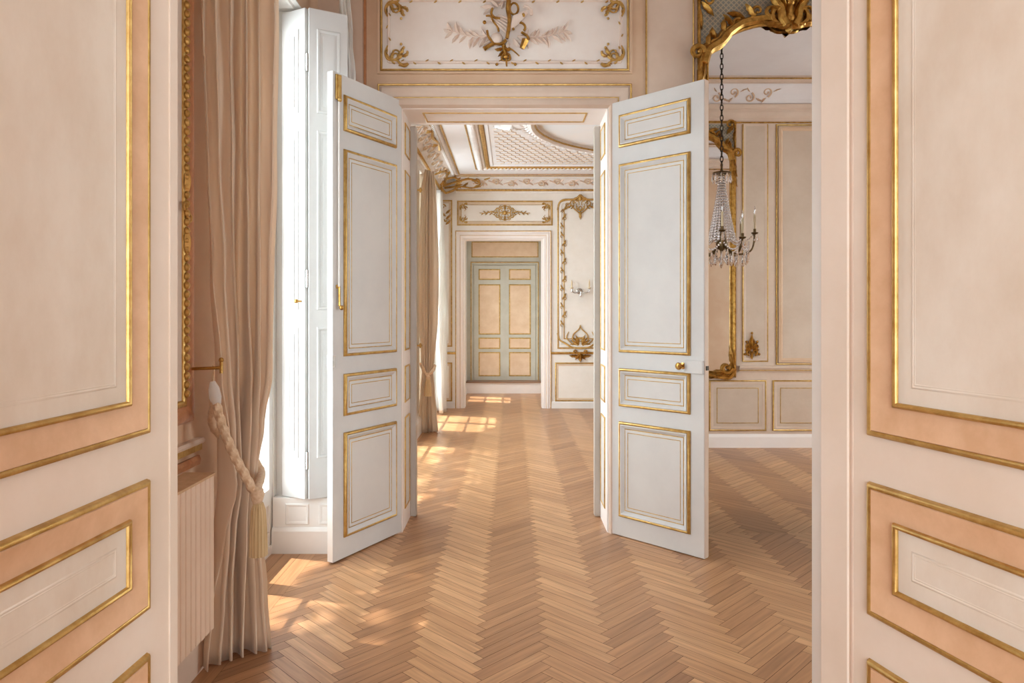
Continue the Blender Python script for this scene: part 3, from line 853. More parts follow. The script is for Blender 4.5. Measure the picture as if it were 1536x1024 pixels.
# second curtain edge on the far side of the window
def drape(name, label, mat, rows, pleats, amp, yl, yr, cat='curtain', ret=None, nv=60, nu=110, group=None, seed=1, thick=.004):
    """rows: (z, xl, xr) from bottom to top; sheet from (xl,yl) to (xr,yr) with soft pleats"""
    rnd = random.Random(seed)
    ph = [rnd.uniform(0, 2 * PI) for _ in range(6)]
    zs = [r[0] for r in rows]
    def at(z, k):
        for a, b in zip(rows, rows[1:]):
            if a[0] <= z <= b[0]:
                t = (z - a[0]) / (b[0] - a[0]); t = t * t * (3 - 2 * t)
                return a[k] + (b[k] - a[k]) * t
        return rows[-1][k]
    mb = MB()
    grid = []
    for j in range(nv + 1):
        z = zs[0] + (zs[-1] - zs[0]) * j / nv
        xl, xr = at(z, 1), at(z, 2)
        sq = (xr - xl) / max(r[2] - r[1] for r in rows)
        A, B = Vector((xl, yl, 0)), Vector((xr, yr, 0))
        d = B - A; nn = Vector((d.y, -d.x, 0)).normalized()
        row = []
        for i in range(nu + 1):
            t = i / nu
            w = t + .012 * math.sin(2 * PI * 2 * t + ph[0] + z * 1.1) + .006 * math.sin(2 * PI * 5 * t + ph[1] - z * 2.3)
            am = amp * (.62 + .38 * math.sin(2 * PI * 1.5 * t + ph[2])) * (.75 + .5 * (1 - sq))
            s_ = math.sin(2 * PI * pleats * w + ph[3] + .35 * math.sin(z * 1.7 + ph[4]) + .7 * math.sin(2 * PI * .8 * t + ph[5]))
            off = am * (math.copysign(abs(s_) ** .75, s_)) + .006 * math.sin(9 * z + 14 * t + ph[5]) + .3 * amp * math.sin(2 * PI * 1.1 * t + .8)
            edge = .5 * math.cos(2 * PI * pleats * w + ph[3]) * amp * .35
            dd = d.normalized()
            zz = z + (.006 * math.sin(2 * PI * pleats * w) if j == 0 else 0)
            P = A + d * t + nn * off + dd * edge
            row.append(mb.add(P.x, P.y, zz))
        if ret:
            for q in range(1, 7):
                t = q / 6
                P = Vector((xr + (ret[0] - xr) * t, yr + (ret[1] - yr) * t, 0)) + Vector((.02 * math.sin(t * 9), 0, 0))
                row.append(mb.add(P.x, P.y, z))
        grid.append(row)
    for a, b in zip(grid, grid[1:]):
        for i in range(len(a) - 1):
            mb.f.append([a[i], a[i + 1], b[i + 1], b[i]])
    o = mb.build(name, mat, None, True)
    for p in o.data.polygons: p.use_smooth = True
    s = o.modifiers.new('cloth', 'SOLIDIFY'); s.thickness = thick
    return tag(o, label, cat, group)

def px2x(px, Y): return (px - 768) * Y / F
def y2z(y, Y): return EYE - (y - 468) * Y / F
YLc, YRc = 2.74, 2.90
edge = [(1003, 306, 404), (900, 312, 398), (800, 322, 388), (720, 334, 380), (650, 330, 394), (560, 322, 408), (400, 312, 412), (250, 305, 416), (0, 298, 419), (-260, 294, 420)]
rows = [(max(.006, y2z(y, 2.78)), px2x(a, YLc), px2x(b, YRc)) for y, a, b in edge]
drape('curtain', 'rose beige silk curtain tied back beside the radiator in the first room', M['curtain'], rows, 5.6, .060, YLc, YRc, ret=(-1.19, 3.10), seed=4)
# curtain pole above the frame
tag(MB().tube([(-1.08, 2.5, y2z(-275, 2.78)), (-1.08, 4.3, y2z(-275, 2.78))], .016, 10).build('curtain_rod', M['brass']), 'brass curtain rod above the first window', 'curtain rod')
rows = [(.33, -1.02, -.962), (1.5, -1.02, -.965), (2.6, -1.02, -.962), (2.85, -1.03, -.945), (3.05, -1.03, -.962), (3.37, -1.04, -.985), (3.42, -1.04, -.99)]
drape('curtain', 'cream curtain edge showing above the door leaf, right of the white shutter', M['sheer'], rows, 2.5, .016, 4.17, 4.19, nu=40, seed=9)

# tieback
tb = thing('curtain_tieback', 'twisted beige rope tieback with tassel round the rose beige curtain', 'tieback', (px2x(380, 2.70), 2.70, y2z(735, 2.7)))
def PX(px, y, Y): return (px2x(px, Y), Y, y2z(y, Y))
rp = catmull([PX(323, 600, 2.655), PX(334, 640, 2.635), PX(350, 680, 2.64), PX(366, 710, 2.66), PX(381, 738, 2.69)], 14)
def rope(mb, pts, r, tw=70):
    P = [Vector(p) for p in pts]
    seg = 12; up = Vector((0, 1, 0)); rws = []; dist = 0
    for i, p in enumerate(P):
        t = (P[min(i + 1, len(P) - 1)] - P[max(i - 1, 0)]).normalized()
        if i: dist += (P[i] - P[i - 1]).length
        u = (up - t * up.dot(t)).normalized(); sd = t.cross(u)
        rws.append([mb.add(*(p + (sd * math.cos(a) + u * math.sin(a)) * r * (1 + .34 * abs(math.cos(1.5 * a + dist * tw)) - .2))) for a in [k * 2 * PI / seg for k in range(seg)]])
    for A, B in zip(rws, rws[1:]):
        for k in range(seg): mb.f.append([A[k], A[(k + 1) % seg], B[(k + 1) % seg], B[k]])
    mb.f.append(rws[0][::-1]); mb.f.append(rws[-1])
rp2 = catmull(rp[::7], 40) if False else catmull([rp[i] for i in range(0, len(rp), 4)] + [rp[-1]], 10)
mb = MB(); rope(mb, rp2, .0165); mb.build('rope', M['rope'], tb, True)
rb = catmull([PX(323, 600, 2.655), (px2x(322, 2.72), 2.72, .95), (-1.10, 2.88, .82), (px2x(390, 2.95), 2.95, .74), PX(390, 720, 2.8), PX(383, 738, 2.70)], 10)
mb = MB(); rope(mb, rb, .016); mb.build('back_rope', M['rope'], tb, True)
a = Vector(PX(319, 572, 2.66)); b = Vector(PX(325, 606, 2.652))
mb = MB(); mb.tube([tuple(a), tuple(a.lerp(b, .3)), tuple(a.lerp(b, .7)), tuple(b)], [.010, .020, .023, .017], 10); mb.build('rope_cap', M['sheer'], tb, True)
mb = MB(); mb.tube([PX(320, 548, 2.645), PX(321, 560, 2.65), tuple(a)], .004, 6); mb.build('rope_loop', M['rope'], tb, True)
tx, ty, tz = PX(386, 738, 2.69)
mb = MB(); mb.lathe(tx, ty, [(.008, tz + .02), (.022, tz + .012), (.027, tz - .01), (.022, tz - .03), (.016, tz - .045)], 14); mb.build('tassel_head', M['rope'], tb, True)
mb = MB(); mb.lathe(tx + .004, ty, [(.017, tz - .04), (.026, tz - .07), (.030, tz - .14), (.033, tz - .245)], 48, .07, 16); mb.build('tassel_fringe', M['fringe'], tb, True)
# hold back hook
hk = thing('curtain_hook', 'small brass curtain hook on the wall left of the tied curtain', 'hook', (XL1, 2.645, 1.19))
mb = MB(fw); mb.box(2.632, 2.66, 0, .006, 1.165, 1.215); mb.build('wall_plate', M['brass'], hk)
mb = MB(); mb.tube([(XL1 + .004, 2.645, 1.19), (-1.105, 2.635, 1.196)], .006, 8); mb.tube([(-1.105, 2.635, 1.175), (-1.105, 2.635, 1.222)], .007, 8); mb.ball(-1.105, 2.635, 1.225, .010, 8, 6)
mb.build('hook_arm', M['brass'], hk, True)

# radiator
rd = thing('radiator', 'cream ribbed column radiator on the left wall behind the curtain', 'radiator', (-1.16, 2.15, .2))
fx = Plane((-1.10, 0, 0), (0, 1, 0), (1, 0, 0))
prof = [(-.11, 1.72)]
y = 1.74
pts = [(1.74, -.11)]
while y < 2.535:
    pts += [(y + .003, -.002), (y + .006, 0), (y + .031, 0), (y + .034, -.002), (y + .036, -.010)]
    y += .0375
pts += [(y - .001, -.11)]
mb = MB(fx)
lo = [mb.add(p[0], p[1], .242) for p in pts]; hi = [mb.add(p[0], p[1], .805) for p in pts]
for i in range(len(pts) - 1): mb.f.append([lo[i], lo[i + 1], hi[i + 1], hi[i]])
mb.f.append(lo[::-1]); mb.f.append(hi); mb.f.append([lo[-1], lo[0], hi[0], hi[-1]])
mb.build('ribbed_body', M['radiator'], rd)
MB(fx).box(1.735, y + .002, -.112, .002, .805, .814).build('top_grille', M['grille'], rd)
for q in (1.9, 2.45):
    MB(fx).box(q, q + .03, -.139, -.10, .30, .34).build('wall_bracket', M['radiator'], rd)

# ------------------------------------------------------------------ mirrors facing each other
ARCH = [(-.503, 3.008), (-.49, 3.062), (-.405, 3.108), (-.362, 3.16), (-.213, 3.215), (-.04, 3.238), (0, 3.24)]
ARCH = [(p[0], p[1]) for p in catmull(ARCH, 5)]
ARCH = ARCH + [(-p[0], p[1]) for p in ARCH[::-1][1:]]
def trumeau(label, fr, zb, ztop, to_floor):
    root = thing('wall_mirror', label, 'mirror', fr.p(0, 0.03, zb))
    inner = [(-.503, zb)] + ARCH + [(.503, zb)]
    MB(fr).slab(inner, .006, .012).build('mirror_glass', M['mirror'], root)
    W = .575
    # trellis panel above the arch
    outl = [(-W, 3.0)] + [(p[0] * 1.0, p[1]) for p in ARCH] + [(W, 3.0), (W, ztop), (-W, ztop)]
    MB(fr).slab([(-W, 2.95), (-.503, 2.95)] + ARCH + [(.503, 2.95), (W, 2.95), (W, ztop), (-W, ztop)], .002, .010).build('trellis_panel', M['trellis'], root)
    # carved frame round the glass
    prof = [(0, .010), (.003, .026), (.012, .030), (.02, .022), (.03, .026), (.045, .042), (.058, .040), (.068, .024), (.072, .004)]
    path = inner if to_floor else [(.503, zb)] + [(-.503, zb)] + inner[1:-1]
    if to_floor:
        MB(fr).sweep(path, prof, False).build('carved_frame', M['gold_dark'], root, True)
    else:
        MB(fr).sweep(path, [(-d, o) for d, o in prof], True).build('carved_frame', M['gold_dark'], root, True)
    # outer gilt edge of the trellis panel
    MB(fr).sweep([(-W, 3.0), (-W, ztop), (W, ztop), (W, 3.0)], [(0, .008), (.004, .024), (.016, .028), (.024, .01)], False, -1).build('outer_edge', M['gold_dark'], root, True)
    for sg in (-1, 1):
        mb = MB(fr)
        A = lambda a: math.radians(a) if sg > 0 else PI - math.radians(a)
        # shoulder scroll
        mb.volute(sg * .535, 3.045, A(100), .045, 1.1, .016, .022, .04, -sg)
        mb.curve([(sg * .535, 2.985), (sg * .505, 3.07), (sg * .43, 3.12), (sg * .39, 3.17)], .028, .034, .035)
        mb.curve([(sg * .39, 3.17), (sg * .30, 3.235), (sg * .18, 3.262), (sg * .10, 3.262)], .026, .03, .035)
        for (u, v, a, l) in ((.53, 3.0, -85, .2), (.555, 2.97, -95, .16), (.46, 3.14, 60, .08), (.40, 3.18, 75, .09), (.50, 3.08, 80, .1), (.545, 2.9, -90, .2)):
            mb.leaf(sg * u, v, A(a), l, .05, .03, .022, .4 * sg)
        for k in range(8):
            mb.ball(sg * (.36 - k * .035), .03, 3.225 + .045 * math.sin((k + 2) / 9 * PI / 2), .014)
        mb.leaf(sg * .28, 3.27, A(35), .12, .05, .03, .02, -.8 * sg); mb.leaf(sg * .22, 3.28, A(70), .1, .05, .03, .02, -.6 * sg)
        mb.volute(sg * .31, 3.265, A(30), .03, 1, .01, .011, .035, -sg); mb.volute(sg * .21, 3.285, A(20), .035, 1, .012, .012, .035, sg)
        mb.leaf(sg * .35, 3.22, A(60), .1, .04, .03, .02, -.5 * sg)
        # corner of the trellis
        mb.volute(sg * .56, ztop - .05, A(90), .05, 1, .015, .014, .03, sg); mb.leaf(sg * .55, ztop - .06, A(-140), .12, .05, .02, .02, .4 * sg)
        mb.leaf(sg * .56, ztop - .10, A(-95), .14, .04, .02, .02)
        mb.build('shoulder_scroll', M['gold_dark'], root, True)
        mb = MB(fr)
        v = 2.85
        while v > zb + .15:
            mb.leaf(sg * .548, v, -PI / 2 + .15 * sg, .07, .022, .03, .012); v -= .075
        mb.build('leaf_garland', M['gold'], root, True)
    mb = MB(fr)   # crest
    for sg in (-1, 1):
        A = lambda a: math.radians(a) if sg > 0 else PI - math.radians(a)
        mb.curve([(sg * .025, 3.215), (sg * .05, 3.26), (sg * .06, 3.32), (sg * .10, 3.38)], .03, .024, .06)
        mb.curve([(0, 3.215), (sg * .06, 3.215), (sg * .11, 3.26), (sg * .10, 3.31), (sg * .06, 3.33)], .02, .016, .05)
        mb.volute(sg * .05, 3.33, A(20), .06, 1.1, .018, .02, .05, sg)
        mb.volute(sg * .10, 3.27, A(-20), .04, 1.0, .014, .016, .05, sg)
        for (a, l) in ((75, .16), (50, .15), (25, .12)):
            mb.leaf(sg * .02, 3.30, A(a), l, .06, .045, .03, -.4 * sg)
        mb.leaf(sg * .04, 3.235, A(-10), .13, .05, .04, .025, .6 * sg)
        mb.leaf(sg * .01, 3.23, A(-20), .09, .04, .05, .02, .4 * sg)
    mb.leaf(0, 3.20, PI / 2, .2, .09, .05, .03); mb.leaf(0, 3.23, -PI / 2, .06, .06, .04, .03)
    mb.ball(0, .05, 3.26, .035, 10, 6); mb.ball(0, .06, 3.36, .03, 10, 6)
    mb.build('crest', M['gold_dark'], root, True)
    if not to_floor:
        for sg in (-1, 1):
            mb = MB(fr)
            A = lambda a: math.radians(a) if sg > 0 else PI - math.radians(a)
            mb.volute(sg * .53, zb + .03, A(-90), .06, 1.0, .02, .026, .035, -sg)
            for (u, v, a, l) in ((.53, .04, 90, .22), (.55, .0, 100, .18), (.5, -.04, 185, .2), (.4, -.05, 180, .16), (.54, .0, 200, .14), (.47, -.02, 170, .16), (.3, -.05, 180, .14)):
                mb.leaf(sg * u, zb + v, A(a), l, .055, .02, .03, .3 * sg)
            mb.curve([(sg * .55, zb + .02), (sg * .5, zb - .07), (sg * .38, zb - .06), (sg * .25, zb - .035)], .026, .02, .03)
            mb.build('foot_scroll', M['gold_dark'], root, True)
    return root
fm1 = Plane((1.755, YE0 - .001, 0), (1, 0, 0), (0, -1, 0))
fm2 = Plane((1.755, YN1 + .001, 0), (1, 0, 0), (0, 1, 0))
trumeau('tall gilt framed mirror right of the doorway reaching down to the parquet', fm1, .0006, 3.44, True)
trumeau('gilt framed mirror on the panelled wall, seen reflected behind the chandelier', fm2, .80, 3.40, False)

# ------------------------------------------------------------------ chandelier
cx, cy = 1.755, 3.03
ch = thing('chandelier', 'crystal chandelier on a dark chain, seen in the tall gilt mirror', 'chandelier', (cx, cy, 1.80))
z = ZC1 - .03
mb = MB(); mb.lathe(cx, cy, [(.05, ZC1 - .001), (.05, ZC1 - .02), (.02, ZC1 - .05), (.006, ZC1 - .06)], 14); mb.build('ceiling_rose', M['iron'], ch, True)
mb = MB(); k = 0; z = ZC1 - .06
while z > 2.64:
    pts = []
    for i in range(12):
        a = i * 2 * PI / 12
        du = .012 * math.cos(a); dz = .028 * math.sin(a)
        pts.append((cx + (du if k % 2 == 0 else 0), cy + (0 if k % 2 == 0 else du), z - .02 + dz))
    mb.tube(pts, .0042, 5, 1, True); z -= .043; k += 1
mb.build('chain', M['iron'], ch, True)
mb = MB(); mb.lathe(cx, cy, [(.004, 2.66), (.012, 2.64), (.008, 2.60), (.02, 2.585), (.075, 2.575), (.078, 2.565), (.02, 2.56), (.012, 2.5), (.008, 2.2), (.03, 2.05), (.04, 2.0), (.05, 1.975), (.035, 1.94), (.012, 1.92), (.004, 1.88)], 14)
mb.build('stem', M['bronze'], ch, True)
def drop_mesh(l, r):
    mb = MB(); mb.lathe(0, 0, [(.0015, 0), (r * .35, -.008), (r * .4, -.012), (r * .5, -l * .35), (r, -l * .72), (r * .55, -l * .92), (.001, -l)], 7)
    o = mb.build('crystal_drop', M['crystal']); me = o.data; bpy.data.objects.remove(o); return me
dm = [drop_mesh(.08, .013), drop_mesh(.06, .012), drop_mesh(.10, .018)]
def put(me, name, x, y, z_, parent):
    o = bpy.data.objects.new(name, me); COL.objects.link(o); o.parent = parent
    o.location = (x - ch.location.x, y - ch.location.y, z_ - ch.location.z)
    return o
for i in range(10):
    a = i * 2 * PI / 10
    put(dm[0], 'crystal_drop', cx + .076 * math.cos(a), cy + .076 * math.sin(a), 2.565, ch)
for i in range(18):
    a = i * 2 * PI / 18
    mb = MB()
    for j in range(24):
        t = j / 23
        r = .022 + .085 * t ** 1.3
        zz = 2.54 - .53 * t
        mb.ball(cx + r * math.cos(a), cy + r * math.sin(a), zz, .0085 + .0045 * t, 5, 4, 1.25)
    mb.build('bead_strand', M['crystal'], ch, True)
for i in range(8):
    a = (i + .35) * 2 * PI / 8; c, s_ = math.cos(a), math.sin(a)
    fr = Plane((cx, cy, 0), (c, s_, 0), (-s_, c, 0))
    up = .0 if i % 2 else .05; R = .262 if i % 2 == 0 else .225
    q = catmull([(.03, 0, 1.97), (.09, 0, 1.90), (.17, 0, 1.89), (R - .02, 0, 1.93), (R, 0, 2.0 + up)], 6)
    arm = MB(fr).tube(q, .0075, 6).build('arm', M['bronze'], ch, True)
    mb = MB(fr); mb.lathe(R, 0, [(.004, 1.995 + up), (.026, 2.005 + up), (.03, 2.015 + up), (.012, 2.02 + up), (.012, 2.045 + up), (.010, 2.045 + up)], 10); mb.build('candle_cup', M['bronze'], arm, True)
    mb = MB(fr); mb.lathe(R, 0, [(.009, 2.04 + up), (.009, 2.16 + up), (.004, 2.165 + up)], 8); mb.build('candle', M['candle'], arm, True)
    mb = MB(fr); mb.lathe(R, 0, [(.003, 2.165 + up), (.008, 2.185 + up), (.006, 2.21 + up), (.001, 2.235 + up)], 8); mb.build('flame_bulb', M['crystal'], arm, True)
    for (rr, zz, k) in ((R, 1.99 + up, 1), (R - .05, 1.91, 0), (.17, 1.885, 2), (R + .025, 2.0 + up, 1)):
        p = fr.p(rr, 0, zz); put(dm[k], 'crystal_drop', p.x, p.y, zz, ch)
    p0 = [fr.p(.10, 0, 2.02), fr.p(.17, 0, 1.945), fr.p(R, 0, 2.01 + up)]
    mb = MB()
    for j in range(14):
        t = j / 13; P = p0[0] * (1 - t) ** 2 + p0[1] * 2 * t * (1 - t) + p0[2] * t * t
        mb.ball(P.x, P.y, P.z, .008, 5, 4)
    mb.build('bead_swag', M['crystal'], ch, True)
for i in range(8):
    a0 = (i + .35) * 2 * PI / 8; a1 = (i + 1.35) * 2 * PI / 8
    mb = MB()
    for j in range(13):
        t = j / 12; a = a0 + (a1 - a0) * t
        mb.ball(cx + .215 * math.cos(a), cy + .215 * math.sin(a), 1.985 - .07 * math.sin(PI * t), .009, 5, 4)
    mb.build('bead_swag', M['crystal'], ch, True)
    for t, rr, zz, k in ((.5, .215, 1.90, 2), (.25, .215, 1.925, 1), (.75, .215, 1.925, 1), (.5, .12, 1.91, 2), (.0, .07, 1.90, 2)):
        a = a0 + (a1 - a0) * t; put(dm[k], 'crystal_drop', cx + rr * math.cos(a), cy + rr * math.sin(a), zz, ch)
mb = MB(); mb.ball(cx, cy, 1.845, .03, 12, 8); mb.build('crystal_ball', M['crystal'], ch, True)

# ------------------------------------------------------------------ right wall of the first room (out of the picture, window added to brighten the far side)
mb = MB(); mb.box(XR1, XR1 + .1, YN0, 2.2, 0, ZC1); mb.box(XR1, XR1 + .1, 3.9, YE0, 0, ZC1); mb.box(XR1, XR1 + .1, 2.2, 3.9, 3.15, ZC1)
struct(mb.build('wall_right', M['wall_tan']))

french_window('added_window', XR1 + .06, 2.2, 3.9, 0, 3.15, 'white French window added for light at the unseen right end of the first room')

# ------------------------------------------------------------------ second room
S1 = (5.15, 7.50)    # window spans on the left wall
S2 = (8.25, 9.70)
ZW = 3.10
mb = MB()
mb.box(-1.4, XL2, YE1, S1[0], 0, 3.6); mb.box(-1.4, XL2, S1[1], S2[0], 0, 3.6); mb.box(-1.4, XL2, S2[1], YF0 + .2, 0, 3.6)
for s_ in (S1, S2): mb.box(-1.4, XL2, s_[0], s_[1], ZW, 3.6)
ws = struct(mb.build('wall_left_salon', M['salon']), 'ivory window wall of the second room', 'wall')
struct(MB().box(XR2, XR2 + .1, YE1, YF0, 0, 3.6).build('wall_right_salon', M['salon']))
french_window('window_2', -1.28, S1[0], S1[1], 0, ZW, 'white French window of the second room nearest the middle doorway', low=.25)
french_window('window_3', -1.28, S2[0], S2[1], 0, ZW, 'white French window of the second room behind the white voile', low=.25)
fv = Plane((XL2, 0, 0), (0, 1, 0), (1, 0, 0))
struct(MB(fv).prism([(0, 0), (.05, 0), (.05, .16), (.03, .2), (0, .22)], S1[1], S2[0]).build('baseboard_left_salon', M['white']))
# far wall
FL, FR, HF = -.70, .445, 2.48
mb = MB()
mb.box(-1.5, FL, YF0, YF1, 0, 3.6); mb.box(FR, XR2, YF0, YF1, 0, 3.6); mb.box(FL, FR, YF0, YF1, HF, 3.6)
wf = struct(mb.build('wall_far_salon', M['salon']), 'ivory panelled wall with gilt rocaille around the far doorway', 'wall')
ff = Plane((0, YF0, 0), (1, 0, 0), (0, -1, 0))
CAS2 = [(0, 0), (.002, .02), (.014, .024), (.022, .016), (.04, .03), (.06, .03), (.07, .014), (.09, .02), (.11, .02), (.12, 0)]
path = [(FR + .13, 0), (FR + .13, HF + .12), (FL - .13, HF + .12), (FL - .13, 0)]
MB(ff).sweep(path, CAS2, False).build('door_casing', M['reveal'], wf, True)
MB(ff).sweep(path, bead(.016, .012, 0, .016), False).build('gilt_bead', M['gold'], wf, True)
MB(ff).sweep(path, bead(.012, .008, .064, .012), False).build('gilt_bead', M['salon_line'], wf, True)
mb = MB(); mb.box(FL, FL + .01, YF0 - .001, YF1, 0, HF); mb.box(FR - .01, FR, YF0 - .001, YF1, 0, HF); mb.box(FL, FR, YF0 - .001, YF1, HF - .01, HF)
mb.build('reveal_lining', M['reveal'], wf)
# overdoor
def salon_panel(u0, u1, v0, v1, field='salon'):
    MB(ff).rect(u0, u1, v0, v1, bead(.02, .014)).build('gilt_bead', M['gold'], wf, True)
    MB(ff).rect(u0, u1, v0, v1, [(.018, .0), (.022, .008), (.04, .008), (.05, .002)]).build('panel_moulding', M['salon_line'], wf, True)
    MB(ff).box(u0 + .05, u1 - .05, 0, .003, v0 + .05, v1 - .05).build('panel_field', M[field], wf)
salon_panel(-.805, .595, 2.675, 3.04)
MB(ff).rect(-.75, .54, 2.73, 2.985, bead(.01, .008, 0, .002)).build('gilt_line', M['gold'], wf, True)
for (u, sx) in ((-.765, 1), (.555, -1)):
    for (v, sy) in ((2.715, 1), (3.0, -1)):
        corner_ornament(ff, wf, u, v, sx, sy, .45, M['gold'])
mb = MB(ff)
u0, v0 = -.105, 2.86
for sg in (-1, 1):
    A = lambda a: math.radians(a) if sg > 0 else PI - math.radians(a)
    mb.volute(u0 + sg * .03, v0 + .06, A(30), .045, 1, .012, .010, .012, -sg); mb.volute(u0 + sg * .03, v0 - .06, A(-30), .045, 1, .012, .010, .012, sg)
    mb.volute(u0 + sg * .11, v0 + .02, A(10), .03, 1, .01, .008, .012, sg); mb.volute(u0 + sg * .11, v0 - .02, A(-10), .03, 1, .01, .008, .012, -sg)
    mb.curve([(u0 + sg * .1, v0), (u0 + sg * .2, v0 + .015), (u0 + sg * .3, v0 - .005), (u0 + sg * .37, v0)], .012, .004, .01)
    for k in range(7):
        mb.leaf(u0 + sg * (.13 + k * .03), v0, A(40 if k % 2 else -40), .05, .02, .008, .012)
    mb.curve([(u0, v0 + .11), (u0 + sg * .07, v0 + .08), (u0 + sg * .13, v0 + .05), (u0 + sg * .2, v0 + .0)], .007, .004, .01); mb.curve([(u0, v0 - .11), (u0 + sg * .07, v0 - .08), (u0 + sg * .13, v0 - .05), (u0 + sg * .2, v0 - .0)], .007, .004, .01)
    mb.volute(u0 + sg * .08, v0 + .075, A(60), .022, 1, .006, .006, .01, sg); mb.volute(u0 + sg * .08, v0 - .075, A(-60), .022, 1, .006, .006, .01, -sg)
mb.ball(u0, .012, v0, .035, 10, 6)
mb.leaf(u0, v0 + .04, PI / 2, .08, .04, .008, .02); mb.leaf(u0, v0 - .04, -PI / 2, .08, .04, .008, .02)
mb.build('relief_ornament', M['gold'], wf, True)
# right panel with rocaille border
RU0, RU1, RV0, RV1 = .665, 1.66, .87, 3.07
def rounded(u0, u1, v0, v1, r, top=True):
    pts = [(u0, v0), (u1, v0)]
    for i in range(9):
        a = i / 8 * PI / 2; pts.append((u1 - r + r * math.cos(a), v1 - r + r * math.sin(a)))
    for i in range(9):
        a = PI / 2 + i / 8 * PI / 2; pts.append((u0 + r + r * math.cos(a), v1 - r + r * math.sin(a)))
    return pts
MB(ff).sweep(rounded(RU0, RU1, RV0, RV1, .12), bead(.022, .016)).build('gilt_bead', M['gold'], wf, True)
MB(ff).sweep(rounded(RU0, RU1, RV0, RV1, .12), [(.018, 0), (.026, .008), (.06, .010), (.07, .002)]).build('panel_moulding', M['salon'], wf, True)
MB(ff).sweep(rounded(RU0 + .09, RU1 - .09, RV0 + .14, RV1 - .05, .14), bead(.014, .010)).build('gilt_bead', M['gold'], wf, True)
rnd = random.Random(5)
mb = MB(ff)
v = 1.2
while v < 2.85:
    sg = 1 if int(v * 8) % 2 else -1
    mb.volute(RU0 + .085 + .01 * sg, v, PI / 2 - .4 * sg, .035, .8, .012, .008, .012, sg)
    mb.leaf(RU0 + .085, v + .02, PI / 2 + .7 * sg, .09, .03, .008, .012, -.6 * sg); v += .13
mb.build('vine_border', M['gold'], wf, True)
uc = .5 * (RU0 + RU1)
mb = MB(ff)   # top cartouche, drawn toward the seen left half
for c0 in (1.0,):
    for sg in (-1, 1):
        A = lambda a: math.radians(a) if sg > 0 else PI - math.radians(a)
        mb.curve([(c0, 3.12), (c0 + sg * .08, 3.06), (c0 + sg * .2, 3.05), (c0 + sg * .3, 3.01), (c0 + sg * .335, 2.9)], .016, .010, .012)
        mb.volute(c0 + sg * .05, 2.96, A(-60), .05, 1, .014, .010, .012, -sg); mb.volute(c0 + sg * .07, 3.0, A(20), .05, 1.1, .014, .010, .012, sg)
        mb.curve([(c0 + sg * .12, 2.97), (c0 + sg * .2, 2.93), (c0 + sg * .27, 2.86)], .010, .004, .012)
        mb.curve([(c0, 2.84), (c0 + sg * .10, 2.93), (c0 + sg * .15, 3.0), (c0 + sg * .10, 3.05), (c0 + sg * .03, 3.03), (c0 + sg * .02, 2.97)], .009, .006, .012)
        mb.curve([(c0, 2.88), (c0 + sg * .06, 2.95), (c0 + sg * .05, 3.0)], .007, .004, .012)
        mb.volute(c0 + sg * .17, 2.95, A(-30), .035, 1, .01, .008, .012, sg)
        for (a, l) in ((60, .08), (-20, .09), (-60, .08)):
            mb.leaf(c0 + sg * .09, 2.97, A(a), l, .022, .008, .012, .6 * sg)
        for k in range(4):
            mb.leaf(c0 + sg * (.13 + .04 * k), 2.98 - .02 * k, A(-50), .07, .025, .008, .012)
    mb.leaf(c0, 2.9, -PI / 2, .14, .05, .008, .02); mb.leaf(c0, 3.03, PI / 2, .1, .07, .008, .02)
mb.build('relief_ornament', M['gold'], wf, True)
mb = MB(ff)   # bottom palmette
for c0 in (1.0,):
    for sg in (-1, 1):
        A = lambda a: math.radians(a) if sg > 0 else PI - math.radians(a)
        mb.curve([(c0, .88), (c0 + sg * .12, .89), (c0 + sg * .22, .95), (c0 + sg * .30, 1.0), (c0 + sg * .335, 1.1)], .016, .010, .012)
        mb.curve([(c0 + sg * .03, .92), (c0 + sg * .11, .98), (c0 + sg * .10, 1.08), (c0 + sg * .02, 1.16), (c0, 1.22)], .012, .006, .012)
        mb.volute(c0 + sg * .05, .97, A(60), .05, 1, .014, .010, .012, sg)
        mb.curve([(c0 + sg * .12, .94), (c0 + sg * .2, 1.03), (c0 + sg * .17, 1.12)], .010, .005, .012)
        for (a, l) in ((80, .16), (60, .15), (35, .15), (10, .14)):
            mb.leaf(c0 + sg * .02, .93, A(a), l, .035, .008, .014, -.4 * sg)
mb.build('relief_ornament', M['gold'], wf, True)
mb = MB(ff)   # gilt bracket under the panel
for sg in (-1, 1):
    A = lambda a: math.radians(a) if sg > 0 else PI - math.radians(a)
    mb.volute(1.0 + sg * .07, .80, A(0), .03, 1, .01, .014, .02, sg); mb.leaf(1.0 + sg * .02, .77, A(-10), .15, .05, .01, .02, .5 * sg)
    mb.leaf(1.0, .80, A(-50), .12, .05, .01, .02)
mb.leaf(1.0, .81, -PI / 2, .14, .07, .01, .03); mb.box(.83, 1.17, 0, .02, .80, .825)
mb.build('relief_bracket', M['gold_dark'], wf, True)
mb = MB(ff); mb.prism([(0, .79), (.014, .79), (.02, .81), (.012, .825), (0, .825)], FR + .13, XR2); mb.prism([(0, .79), (.014, .79), (.02, .81), (.012, .825), (0, .825)], XL2, FL - .13)
mb.build('chair_rail', M['gold'], wf)
salon_panel(.63, 1.245, .10, .67)
salon_panel(1.35, 2.3, .10, .67)
salon_panel(-1.07, -.875, .10, .67)
salon_panel(-1.07, -.875, .90, 3.05)
mb = MB(ff)
for k in range(5):
    mb.leaf(-.97, 2.85 - k * .04, math.radians(90 + (50 if k % 2 else -50)), .1, .04, .008, .014)
mb.volute(-.97, 2.95, PI / 2, .04, 1, .012, .01, .012, 1); mb.volute(-.97, 2.75, -PI / 2, .03, 1, .012, .01, .012, 1)
mb.build('relief_ornament', M['gold'], wf, True)
